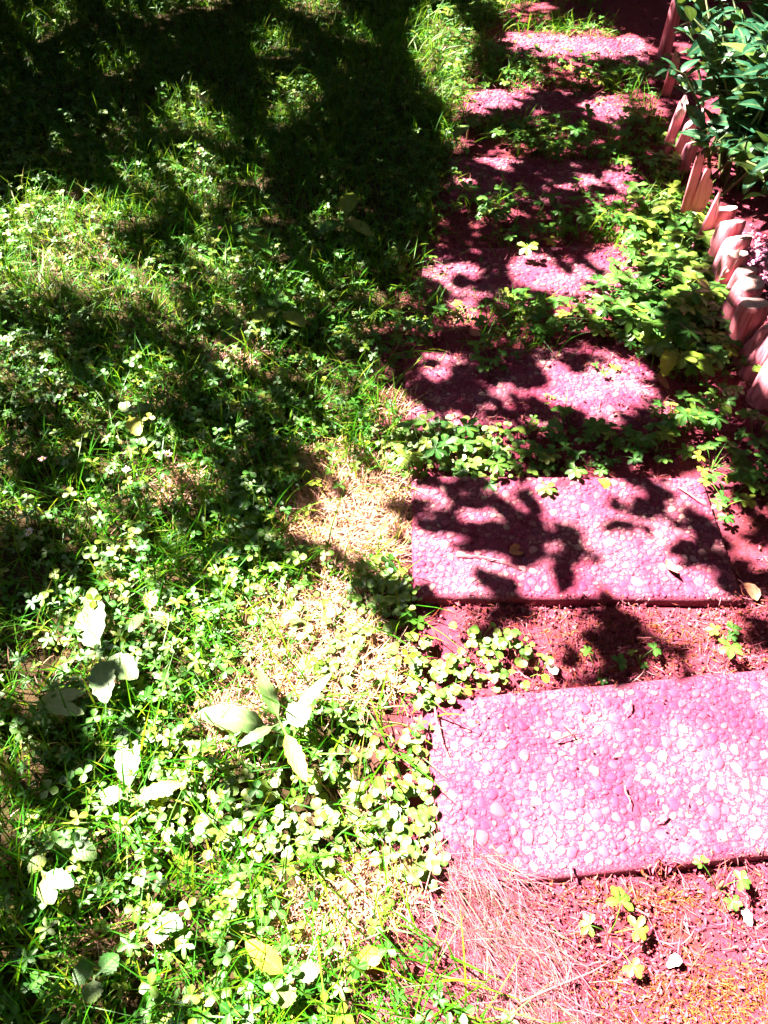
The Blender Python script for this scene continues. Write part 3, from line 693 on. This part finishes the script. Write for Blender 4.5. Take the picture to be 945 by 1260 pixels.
ORD = ['first', 'second', 'third', 'fourth', 'fifth', 'sixth', 'seventh']
for i, (x, y, s, n) in enumerate(VERGE):
    nearlog = x > .70
    j = int(np.argmin([abs(y - sl[1]) for sl in SLABS])); nth = ORD[j]
    ahead = min(j + 1, 6) if y > SLABS[j][1] else max(j - 1, 0)
    if nearlog: lab, grp = "green weed with five-fingered leaves between the %s slab and the log edging" % nth, "weeds between %s slab and logs" % nth
    else: lab, grp = "green weed with five-fingered leaves in the gap of the path by the %s slab" % nth, "weeds in the path by the %s slab" % nth
    leafy_plant("leafy_weed", x, y, s, n, lab, "weed", grp, i)
SL = ["pale green seedling with splayed leaves alone on the bare mossy soil", "tiny yellowish seedling against the long edge of the first slab",
      "upright leafy sprig at the corner between first and second slab", "little round-leaved sprout in the gap between first and second slab", "little round-leaved sprout in the gap between first and second slab"]
for i, (x, y, s, n) in enumerate(SEED):
    leafy_plant("seedling", x, y, s, n, SL[i], "seedling", "sprouts in the slab gap" if i > 2 else None, 100 + i)

# broad-leaved weeds
WL = ["largest broad-leaved weed, pale leaves spread wide over the sunny lawn", "upright broad-leaved weed with ragged pale leaves among grass and clover", "weed with one long pale notched leaf above the clover",
      "broad-leaved weed lying flat in the dark shade of the lawn", "weed with a yellow-green notched leaf among clover by the dry grass"]
for i, (x, y, ls) in enumerate(WEEDS):
    root = empty("broadleaf_weed", (x, y, 0))
    tag(root, WL[i] if i < len(WL) else ("broad-leaved weed growing beside the log edging and the third slab" if i == 12 else "small broad-leaved weed among the grass of the lawn"), "weed", None if i < len(WL) or i == 12 else "small broad-leaved weeds in the lawn")
    rr = random.Random(i + 40)
    for k, (a, ln, w) in enumerate(ls):
        lf = blade(ln * 1.06, w, weed_p, rr.uniform(.12, .3), .12, 14, rr.uniform(-.2, .2), .006, .12, i * 7 + k)
        mat = M_yellow if (i == 4 and k == 0) or (i == 8 and k == 1) or (i == 0 and k == 4) or (i == 2 and k == 1) or (i == 9 and k == 0) else (M_clover if i in (3, 5, 6, 7, 10, 11, 12, 14, 15) else M_weed)
        mesh_obj("leaf", lf.mesh("leaf", mat), root, (0, 0, .045 + .008 * k), (0, -rr.uniform(.2, .4), a))
    for q in range(0):
        lf = blade(.05, .018, weed_p, .3, .2, 7, 0, .01, .15, i * 7 + 50 + q)
        mesh_obj("leaf", lf.mesh("leaf", M_weed), root, (0, 0, .02), (0, -.5, rr.uniform(0, 6.28)))
    mesh_obj("crown_stem", tube([(0, 0, -.01), (0, 0, .02), (.002, 0, .045)], [.006, .005, .002], 6).mesh("crown_stem", M_stem), root)

# daisies
petal = blade(.0085, .0028, lance, .2, .1, 3)
for i, (x, y) in enumerate(DAISIES):
    root = empty("daisy", (x, y, 0))
    tag(root, "small pinkish white daisy standing in the shaded lawn", "daisy", "daisies in the lawn")
    rr = random.Random(i); h = rr.uniform(.05, .075); tx, ty = rr.uniform(-.012, .012), rr.uniform(-.012, .012)
    mesh_obj("stem", tube([(0, 0, 0), (tx * .4, ty * .4, h * .6), (tx, ty, h)], [.0012, .001, .001], 5).mesh("stem", M_stem), root)
    fl = Shape()
    sc = rr.uniform(1.0, 1.7)
    for k in range(13):
        fl.join(petal.moved(Matrix.Rotation(k * 2 * math.pi / 13 + rr.uniform(-.15, .15), 4, 'Z') @ Matrix.Translation((.002, 0, 0)) @ Matrix.Rotation(-rr.uniform(.05, .6), 4, 'Y') @ Matrix.Scale(sc * rr.uniform(.8, 1.1), 4)))
    mesh_obj("petals", fl.mesh("petals", M_petal), root, (tx, ty, h), (rr.uniform(-.5, .2), rr.uniform(-.3, .3), 0))
    mesh_obj("centre", dome(i, 8).moved(Matrix.Scale(.0035, 4)).mesh("centre", M_yolk), root, (tx, ty, h + .0012))

# twigs, petals, fallen leaves
for i, (a, b) in enumerate(TWIGS):
    rr = random.Random(i)
    A = Vector((a[0], a[1], 0)); B = Vector((b[0], b[1], 0)); z = .030 if slab_mask(np.array([(A.x + B.x) / 2]), np.array([(A.y + B.y) / 2]))[0] else .016
    o = empty("twig", (A.x, A.y, z))
    D = B - A; side = Vector((-D.y, D.x, 0)) * .08
    mesh_obj("shoot", tube([(0, 0, 0), D * .33 + side * rr.uniform(-1, 1) + Vector((0, 0, .003)), D * .68 + side * rr.uniform(-1, 1) + Vector((0, 0, .004)), D], [.0019, .0017, .0014, .0008], 5).mesh("shoot", M_twig), o)
    mesh_obj("side_shoot", tube([D * .45 + Vector((0, 0, .002)), D * .55 + side * 1.4 + Vector((0, 0, .005))], [.0011, .0006], 4).mesh("side_shoot", M_twig), o)
    onslab = z > .025
    tag(o, "thin dry twig lying on a pebbled slab of the path" if onslab else "thin dry twig lying on the litter between slabs", "twig", "twigs on the slabs" if onslab else "twigs on the soil")
for i, (x, y) in enumerate(PETALS):
    rr = random.Random(i + 9)
    sh = blade(rr.uniform(.022, .032), rr.uniform(.013, .02), ovate, rr.uniform(-.4, .6), .5, 6, .4, .06, .12, i)
    z = .03 if slab_mask(np.array([x]), np.array([y]))[0] else .016
    o = mesh_obj("fallen_petal", sh.mesh("fallen_petal", M_petal), None, (x, y, z), (rr.uniform(-.2, .3), rr.uniform(-.3, .1), rr.uniform(0, 6.28)))
    tag(o, "pale fallen petal curled on the soil or slab of the path", "petal", "pale petals on the path")
for i, (x, y) in enumerate(FALLEN):
    rr = random.Random(i + 19)
    sh = blade(rr.uniform(.035, .055), rr.uniform(.02, .03), ovate, rr.uniform(-.6, .6), .5, 8, rr.uniform(-.6, .6), .05, .06, i)
    z = .030 if slab_mask(np.array([x]), np.array([y]))[0] else .02
    o = mesh_obj("fallen_leaf", sh.mesh("fallen_leaf", M_yellow if i in (2, 4) else M_fallen), None, (x, y, z), (rr.uniform(-.3, .3), rr.uniform(-.3, .1), rr.uniform(0, 6.28)))
    if i in (2, 4): tag(o, "small yellow fallen leaf " + ("on the second pebbled slab" if i == 2 else "caught in the clover by the dry grass"), "leaf")
    elif slab_mask(np.array([x]), np.array([y]))[0]: tag(o, "curled brown fallen leaf lying on the %s pebbled slab" % ORD[int(np.argmin([abs(y - sl[1]) for sl in SLABS]))], "leaf", "brown leaves on the slabs")
    else: tag(o, "curled brown fallen leaf lying " + ("in the lawn" if x < path_left(y) else "on the bare soil of the path"), "leaf", "brown fallen leaves")

# ------------------------------------------------------------------ lawn and litter (uncountable)
def sample(n, x0, x1, y0, y1, dens):
    x = rng.uniform(x0, x1, n); y = rng.uniform(y0, y1, n)
    # nearer ground is seen closer: thin out a little with distance
    k = rng.random(n) < dens(x, y)
    return x[k], y[k]

def lawn(x, y):
    e = path_left(y) + (fbm(x * 7, y * 7, 21) - .5) * .16
    v = np.clip((e - x) / .05, 0, 1)
    # weeds creep between far slabs
    far = np.clip((y - 1.3) / .6, 0, 1) * ((x < 1.05) & (x > e)) * np.clip((fbm(x * 5, y * 5, 33) - .42) * 5, 0, 1) * .75
    return np.where(slab_mask(x, y, -.02) & ((y < 1.3) | slab_mask(x, y, -.03 - .09 * fbm(x * 8, y * 8, 55))), 0, np.maximum(v, far))

GR = [ribbon(1.0, .062 * f, blade_p, a, 4, tw, .02, k) for k, (f, a, tw) in enumerate([(1, .3, .4), (.8, .6, -.6), (1.2, .15, .2), (.9, .9, .8), (.7, .45, 0), (1, 1.1, -.3)])]
def grass(name, n, dens, hmin, hmax, mat, lean=.5, box=(-2.2, 1.3, .02, 5.4), wide=1.0):
    x, y = sample(n, *box, dens)
    k = len(x)
    pitch = -(math.pi / 2 - np.abs(rng.normal(0, lean, k)))
    M = rot_mats(rng.uniform(0, 6.28, k), pitch, rng.uniform(-.5, .5, k))
    hgt = rng.uniform(hmin, hmax, k) * (.7 + .6 * fbm(x * 3, y * 3, 5))
    S = np.stack([hgt, np.full(k, .06 * wide) * rng.uniform(.7, 1.3, k), hgt], 1)
    return scatter(name, GR, np.stack([x, y, ground_z(x, y) - .003], 1), M, S, mat)
def grass_d(x, y):
    s = cover(STRAW, x, y); r_ = cover(ROUND, x, y)
    return lawn(x, y) * (.35 + .65 * np.clip(fbm(x * 3, y * 3, 11) * 2.4 - .6, 0, 1)) * (1 - .96 * s) * (1 - .75 * r_) * np.clip(1.1 - .1 * y, .5, 1)
o = mesh_obj("grass", grass("grass", 178000, grass_d, .04, .135, M_grass, .62))
tag(o, "fine green grass blades of the lawn left of the slabs", "grass", None, "stuff")
def thatch_d(x, y): return np.clip(lawn(x, y) * .03 + cover(STRAW, x, y), 0, 1) * ~slab_mask(x, y, -.03)
o = mesh_obj("thatch", grass("thatch", 110000, thatch_d, .02, .05, M_straw, 1.1, (-1.5, .45, .02, 4.0), .7))
o2 = grass('straw', 90000, lambda x, y: cover(STRAW, x, y) * ~slab_mask(x, y, -.03), .02, .06, M_straw, 1.0, (-.5, .2, .1, 1.8), .8)
so = mesh_obj('straw_patch', o2); tag(so, 'bleached dry grass tufts in bare spots of the lawn beside the slabs', 'dry grass', None, 'stuff')
tag(o, "dry pale straw thatch showing through the lawn", "straw", None, "stuff")

# clover
CL = [compound(3, .012, .0115, obov, .12, 2.09, (.018 * f, .04 * f), 0, k + 30, 3) for k, f in enumerate([.6, .8, 1.0, 1.2])]
CL += [compound(4, .012, .007, obov, .2, 1.5, (.012, .03), 0, 40, 3), compound(5, .014, .007, obov, .2, 1.2, (.02, .04), .1, 41, 3)]
def clover_d(x, y):
    return lawn(x, y) * np.clip(fbm(x * 4.5, y * 4.5, 17) * 2.6 - .66, .10, 1) * (1 - .93 * cover(STRAW, x, y)) * (1 - .7 * cover(ROUND, x, y)) * np.clip(1.15 - .16 * y, .4, 1)
x, y = sample(40000, -2.0, 1.2, .03, 5.2, clover_d); k = len(x)
me = scatter("clover", CL, np.stack([x, y, ground_z(x, y) - .004], 1), rot_mats(rng.uniform(0, 6.28, k), rng.normal(0, .2, k), rng.normal(0, .2, k)), rng.uniform(.8, 1.25, k) * (1 + .45 * fbm(x * 2.5, y * 2.5, 66)), M_clover)
tag(mesh_obj("clover", me), "low clover and small lobed leaves covering the lawn", "clover", None, "stuff")
# round-leaved creeping plant along the slab edge
def cup(seed, f):
    s = blade(.02 * f, .02 * f, disc, .1, .25, 6, 0, .02, 0, seed).moved(Matrix.Translation((.014, 0, .03)) @ Matrix.Rotation(-.1, 4, 'Y'))
    return s.join(tube([(0, 0, 0), (.006, 0, .022), (.016, 0, .0295)], [.001, .0009, .0007], 4, False))
RD = [cup(1, 1), cup(2, .8), cup(3, 1.15), compound(3, .0155, .0165, disc, .1, 2.09, (.012, .035), 0, 51, 5), compound(3, .014, .015, disc, .1, 2.09, (.02, .03), 0, 52, 5)]
x, y = sample(24000, -.6, .6, .05, 1.9, lambda x, y: cover(ROUND, x, y) * np.clip(fbm(x * 9, y * 9, 61) * 2.6 - .6, .1, 1) * .95 * (~slab_mask(x, y, -.012) | (rng.random(len(x)) < .0))); k = len(x)
me = scatter("creeping_plant", RD, np.stack([x, y, ground_z(x, y) * .3 + rng.uniform(-.012, .012, k)], 1), rot_mats(rng.uniform(0, 6.28, k), rng.normal(0, .18, k), rng.normal(0, .18, k)), rng.uniform(.5, 1.0, k) , M_round)
tag(mesh_obj("creeping_plant", me), "pale round-leaved creeping plant along the slab corners", "ground cover", None, "stuff")

# dry reddish grass by the first slab
def pg(x, y): return cover([(.17, .31, .07, .07, 1), (.20, .22, .09, .08, .75), (.13, .36, .05, .04, 1), (.26, .15, .06, .05, .5), (0.02, .33, .06, .05, .5), (-.02, .22, .05, .05, .4)], x, y)
def drygrass(n):
    x, y = sample(n, -.2, .5, .05, .5, pg); k = len(x)
    M = rot_mats(rng.normal(2.3, .55, k) + np.where(rng.random(k) < .5, 0, math.pi), -np.abs(rng.normal(.32, .28, k)), rng.uniform(-.5, .5, k))
    hgt = rng.uniform(.025, .10, k)
    return scatter("dry_grass", GR, np.stack([x, y, np.where(slab_mask(x, y), .021, .002)], 1), M, np.stack([hgt, np.full(k, .019), hgt], 1), M_pinkstraw)
tag(mesh_obj("dry_grass", drygrass(20000)), "matted reddish dry grass over the corner of the first slab", "dry grass", None, "stuff")

# litter on the path soil
def path_d(x, y):
    return ((x > path_left(y) - .06) & (x < 1.25 + .12 * y) & (~slab_mask(x, y, -.006) | ((y > 1.3) & ~slab_mask(x, y, -.05 - .08 * fbm(x * 9, y * 9, 44))))) * np.clip(fbm(x * 8, y * 8, 71) * 2.2 - .2, .25, 1)
chip = small_leaf(.010, .005, .4, .6); stick = ribbon(.026, .0019, lance, .25, 3, .4, .05, 2); thin = ribbon(.036, .0014, lance, -.3, 3, .4, .06, 3); crumb = dome(5, 5).moved(Matrix.Scale(.0028, 4))
x, y = sample(64000, -.05, 1.7, .03, 4.6, lambda x, y: path_d(x, y) * np.clip(1.25 - .22 * y, .3, 1)); k = len(x)
me = scatter("leaf_litter", [chip, stick, stick, thin, crumb, thin], np.stack([x, y, np.where(slab_mask(x, y, -.005), .010, ground_z(x, y)) + .002 + rng.random(k) * .006], 1), rot_mats(rng.uniform(0, 6.28, k), rng.normal(0, .4, k), rng.normal(0, .5, k)), rng.uniform(.5, 1.35, k), M_litter)
tag(mesh_obj("leaf_litter", me), "reddish litter of straw and bark bits between the slabs", "litter", None, "stuff")
x, y = sample(6000, 0.05, 1.2, .3, 4.2, lambda x, y: slab_mask(x, y, .0) * np.clip(fbm(x * 9, y * 9, 75) * 3 - 1.5, 0, .5)); k = len(x)
me = scatter("slab_debris", [stick, crumb, chip], np.stack([x, y, np.where(y < 1.3, .027, .012)], 1), rot_mats(rng.uniform(0, 6.28, k), rng.normal(0, .1, k), rng.normal(0, .3, k)), rng.uniform(.3, .9, k), M_litter)
tag(mesh_obj("slab_debris", me), "fine reddish crumbs scattered over the pebbled slabs", "debris", None, "stuff")

# brown moss near the first slab
x, y = sample(40000, .15, 1.0, .0, .98, lambda x, y: ~slab_mask(x, y, -.05 * np.clip(fbm(x * 16, y * 16, 88) - .42, 0, 1)) * (x > path_left(y)) * np.clip(fbm(x * 10, y * 10, 72) * 2.4 - .5, .1, 1)); k = len(x)
me = scatter('straw_litter', [stick, thin, chip, crumb], np.stack([x, y, np.where(slab_mask(x, y), np.where(y < .75, .020, .026), ground_z(x, y)) + .002 + rng.random(k) * .007], 1), rot_mats(rng.uniform(0, 6.28, k), rng.normal(0, .35, k), rng.normal(0, .5, k)), rng.uniform(.35, 1.1, k), M_litter)
tag(mesh_obj('straw_litter', me), 'fine pinkish straw litter on the soil round the first slab', 'litter', None, 'stuff')
def moss_d(x, y): return ~slab_mask(x, y, 0) * cover([(.50, .19, .14, .05, .9), (.42, .33, .12, .015, .8), (.60, .14, .2, .09, 1), (.72, .2, .12, .08, .9), (.36, .2, .05, .04, .6), (.46, .27, .06, .03, .7), (.5, .80, .2, .05, .3)], x, y) * np.clip(fbm(x * 14, y * 14, 81) * 3 - .8, 0, 1)
x, y = sample(90000, .15, .95, .0, .95, moss_d); k = len(x)
hgt = rng.uniform(.005, .017, k)
me = scatter("moss", GR[:4], np.stack([x, y, ground_z(x, y) - .001], 1), rot_mats(rng.uniform(0, 6.28, k), -(math.pi / 2 - np.abs(rng.normal(0, .7, k))), rng.uniform(-.5, .5, k)), np.stack([hgt, np.full(k, .035), hgt], 1), M_moss)
tag(mesh_obj("moss", me), "orange brown moss on the bare soil before the first slab", "moss", None, "stuff")

# pink bark mulch behind the logs
x = rng.normal(1.20, .07, 2600); y = rng.normal(2.0, .11, 2600); k = len(x)
zz = .10 * np.exp(-(((x - 1.20) / .09) ** 2 + ((y - 2.0) / .13) ** 2)) + rng.random(k) * .012
me = scatter("bark_mulch", [chip, crumb, chip], np.stack([x, y, zz], 1), rot_mats(rng.uniform(0, 6.28, k), rng.normal(0, .5, k), rng.normal(0, .5, k)), rng.uniform(1.0, 2.3, k),
             plain_mat("mulch", [(0, (.42, .10, .26)), (.5, (.58, .28, .40)), (1, (.28, .06, .16))], .6, .3, 100, .3, .3))
tag(mesh_obj("bark_mulch", me), "heap of pinkish purple bark mulch behind the log edging", "mulch", None, "stuff")

# ------------------------------------------------------------------ evergreen shrub behind the logs
SH = [blade(.095 * f, .036 * f, ovate, a, .3, 7, tw, .015, 0, k) for k, (f, a, tw) in enumerate([(1, .2, .1), (1.15, .35, -.2), (.85, .1, .2), (.7, .4, 0)])]
SH_ME = [s.mesh("leaf", M_shrub) for s in SH]
root = empty("evergreen_shrub", (1.24, 2.72, 0))
tag(root, "glossy evergreen shrub with oval leaves behind the log edging", "shrub")
rr = random.Random(5); nleaf = 0; rest = []
for st in range(84):
    az = rr.uniform(0, 6.28); rch = rr.uniform(.08, .42); hh = rr.uniform(.16, .60) - .2 * rch
    base = Vector((rr.gauss(0, .08), rr.gauss(0, .12), -.02))
    tip = Vector((math.cos(az) * rch * .8, math.sin(az) * rch * 1.6, hh))
    mid = base.lerp(tip, .5) + Vector((0, 0, .08))
    pts = [base, base.lerp(mid, .6) + Vector((0, 0, .03)), mid, mid.lerp(tip, .55) + Vector((0, 0, .03)), tip]
    mesh_obj("stem", tube(pts, [.006, .005, .004, .003, .0018], 5).mesh("stem", M_twigg), root)
    for k in range(13):
        t = .42 + .58 * k / 12
        p = pts[2].lerp(pts[4], (t - .42) / .58) + Vector((0, 0, .02 * math.sin(k)))
        rest.append((p, (rr.gauss(0, .35), -rr.uniform(.05, .9), k * 2.4 + rr.uniform(-.4, .4)), rr.uniform(.7, 1.2)))
# the leaves turned to the open side show; they are the single ones
rest.sort(key=lambda e: (e[0].x + e[0].y * .5 - e[0].z))
for p, r_, sc in rest[:300]:
    mesh_obj("leaf", SH_ME[rr.randrange(4)], root, p, r_, sc)
P = np.array([tuple(e[0]) for e in rest[300:]]); A = np.array([e[1] for e in rest[300:]])
lo = mesh_obj("inner_foliage", scatter("inner_foliage", SH, P, rot_mats(A[:, 2], A[:, 1], A[:, 0]), np.array([e[2] for e in rest[300:]]), M_shrub), root)
lo["kind"] = "stuff"

# ------------------------------------------------------------------ garden trees out of view, crowns laid out to cast the wanted shade
LEAF = [small_leaf(.058 * f, .040 * f, a) for k, (f, a) in enumerate([(1, .2), (1.2, .3), (.85, .1)])]
# sun patches resized a little to shape the gaps between crown leaves
GLADE = [(a, b, c + (.012 if a > .0 and b < 1.4 else -.002), d + (.012 if a > .0 and b < 1.4 else -.002), e) if e > .45 else (a, b, c + .004, d + .004, e) for a, b, c, d, e in LIT]
def crown_points(n, x0, x1, y0, y1):
    x = rng.uniform(x0, x1, n); y = rng.uniform(y0, y1, n)
    ins = (y > -.3) & (y < 4.7) & (np.abs(x) < .82 + .34 * np.clip(y, 0, 9))
    lit = patches(GLADE, x, y)
    lit = np.where(ins, lit, 0)
    # leaves set in clumps along the sun ray to cast the wanted ground shade
    nz = fbm(x * 8, y * 8, 91) * .5 + vnoise(x * 17, y * 17, 95) * .5
    le = np.where(lit > .97, 1, np.where(lit < .02, .004, np.clip(lit + (nz - .5) * 1.3, .02, .985)))
    keep = rng.random(len(x)) < np.where(le > .99, 0, -np.log(le) * .27)
    x, y = x[keep], y[keep]
    h = 1.65 + 1.5 * rng.random(len(x)) ** 1.5
    return np.stack([x + SUN.x / SUN.z * h, y + SUN.y / SUN.z * h, h], 1)
def sky_block_points(n, x0, x1, y0, y1):  # extra leaves around the visible ground, added to block sky light
    x = rng.uniform(x0, x1, n); y = rng.uniform(y0, y1, n)
    k = ~((y > -.45) & (y < 4.9) & (np.abs(x) < .9 + .36 * np.clip(y, 0, 9)))
    x, y = x[k], y[k]; h = 1.75 + 1.9 * rng.random(len(x))
    return np.stack([x + SUN.x / SUN.z * h, y + SUN.y / SUN.z * h, h], 1)
PT = crown_points(116000, -2.4, 2.4, -.6, 5.2); n_in = len(PT)
PT = np.concatenate([PT, sky_block_points(48000, -4.5, 7.0, -6.0, 8.5)])
PS = rng.uniform(.75, 1.3, len(PT)); PS[n_in:] *= 2.9
TREES = [((-2.75, 3.5), "low spreading garden tree shading the lawn from beyond its left side"), ((3.1, 2.3), "unseen tree added beyond the shrub to block the sky, its crown arching over the path"), ((-.9, -2.7), "unseen tree added before the path to block the sky with low dense crown")]  # second and third trees are added to block open sky
d = np.stack([np.hypot(PT[:, 0] - t[0][0], PT[:, 1] - t[0][1]) for t in TREES], 1)
own = d.argmin(1)
for i, ((tx, ty), lab) in enumerate(TREES):
    root = empty("garden_tree", (tx, ty, 0)); tag(root, lab, "tree")
    mesh_obj("trunk", tube([(0, 0, -.1), (.02, .01, .5), (-.03, .04, 1.2), (.02, .02, 1.9), (0, 0, 2.8), (.05, 0, 3.3)], [.15, .11, .10, .085, .05, .02], 10).mesh("trunk", M_bark), root)
    P = PT[own == i] - np.array([tx, ty, 0]); k = len(P)
    me = scatter("crown", LEAF, P, rot_mats(rng.uniform(0, 6.28, k), rng.normal(.2, .35, k), rng.normal(0, .4, k)), PS[own == i], M_canopy)
    c = mesh_obj("crown", me, root); c["kind"] = "stuff"
    rr = random.Random(i)
    for b in range(9):
        for _ in range(300):
            e = Vector(P[rr.randrange(k)]); e.z = max(e.z, 2.0); s0 = Vector((0, 0, rr.uniform(1.3, 2.4)))
            lp = [s0, s0.lerp(e, .35) + Vector((0, 0, .3)), s0.lerp(e, .7) + Vector((0, 0, .3)), e + Vector((0, 0, .15))]
            pts = [Vector((tx, ty, 0)) + lp[a].lerp(lp[a + 1], f) for a in range(3) for f in (0, .2, .4, .6, .8, 1)]
            q = np.array([[p.x - SUN.x / SUN.z * p.z, p.y - SUN.y / SUN.z * p.z] for p in pts])
            if (patches(LIT, q[:, 0], q[:, 1]) < .5).all(): break
        else: continue
        mesh_obj("limb", tube(lp, [.04, .024, .014, .004], 6).mesh("limb", M_bark), root)
# unseen hedges added on all sides to cut low sky light
HL = [small_leaf(.17, .11, .25 + .1 * k) for k in range(3)]
for (hx, hy, lx, ly, lab) in [(-5.6, 1.5, .9, 16, "tall unseen leafy screen added to block low sky along the far side of the lawn"), (6.4, 1.5, .9, 16, "tall unseen leafy screen added to block low sky beyond the log edging and the shrub"),
                              (.4, 9.6, 12, .9, "tall unseen leafy screen added to block low sky beyond the end of the slab path"), (.4, -6.4, 12, .9, "tall unseen leafy screen added to block low sky at the start of the slab path")]:
    root = empty("added_hedge", (hx, hy, 0)); tag(root, lab, "added_hedge")
    hh = 2.9
    V = [(sx * lx * .42, sy * ly * .495, z) for z in (0, hh - .15) for sx, sy in ((-1, -1), (1, -1), (1, 1), (-1, 1))]
    mesh_obj("opaque_core", build_mesh("opaque_core", np.array(V), np.array([(0, 1, 5, 4), (1, 2, 6, 5), (2, 3, 7, 6), (3, 0, 4, 7), (4, 5, 6, 7)]), M_bark, smooth=False), root)  # solid box that makes the added screen opaque to sky light
    n = 6000; f = rng.integers(0, 5, n); u, v = rng.uniform(-1, 1, n), rng.uniform(-1, 1, n)
    X = np.where(f == 0, -lx / 2, np.where(f == 1, lx / 2, u * lx / 2)); Y = np.where(f == 2, -ly / 2, np.where(f == 3, ly / 2, np.where(f < 2, u * ly / 2, v * ly / 2)))
    Z = np.where(f == 4, hh, (v + 1) / 2 * hh)
    P = np.stack([X, Y, Z], 1) + rng.normal(0, .05, (n, 3))
    fo = mesh_obj("foliage", scatter("foliage", HL, P, rot_mats(rng.uniform(0, 6.28, n), rng.normal(.3, .6, n), rng.normal(0, .6, n)), rng.uniform(.8, 1.4, n), M_canopy), root)
    fo["kind"] = "stuff"
print("objects", len(bpy.data.objects), "tris", sum(len(o.data.polygons) for o in bpy.data.objects if o.type == 'MESH') * 2)
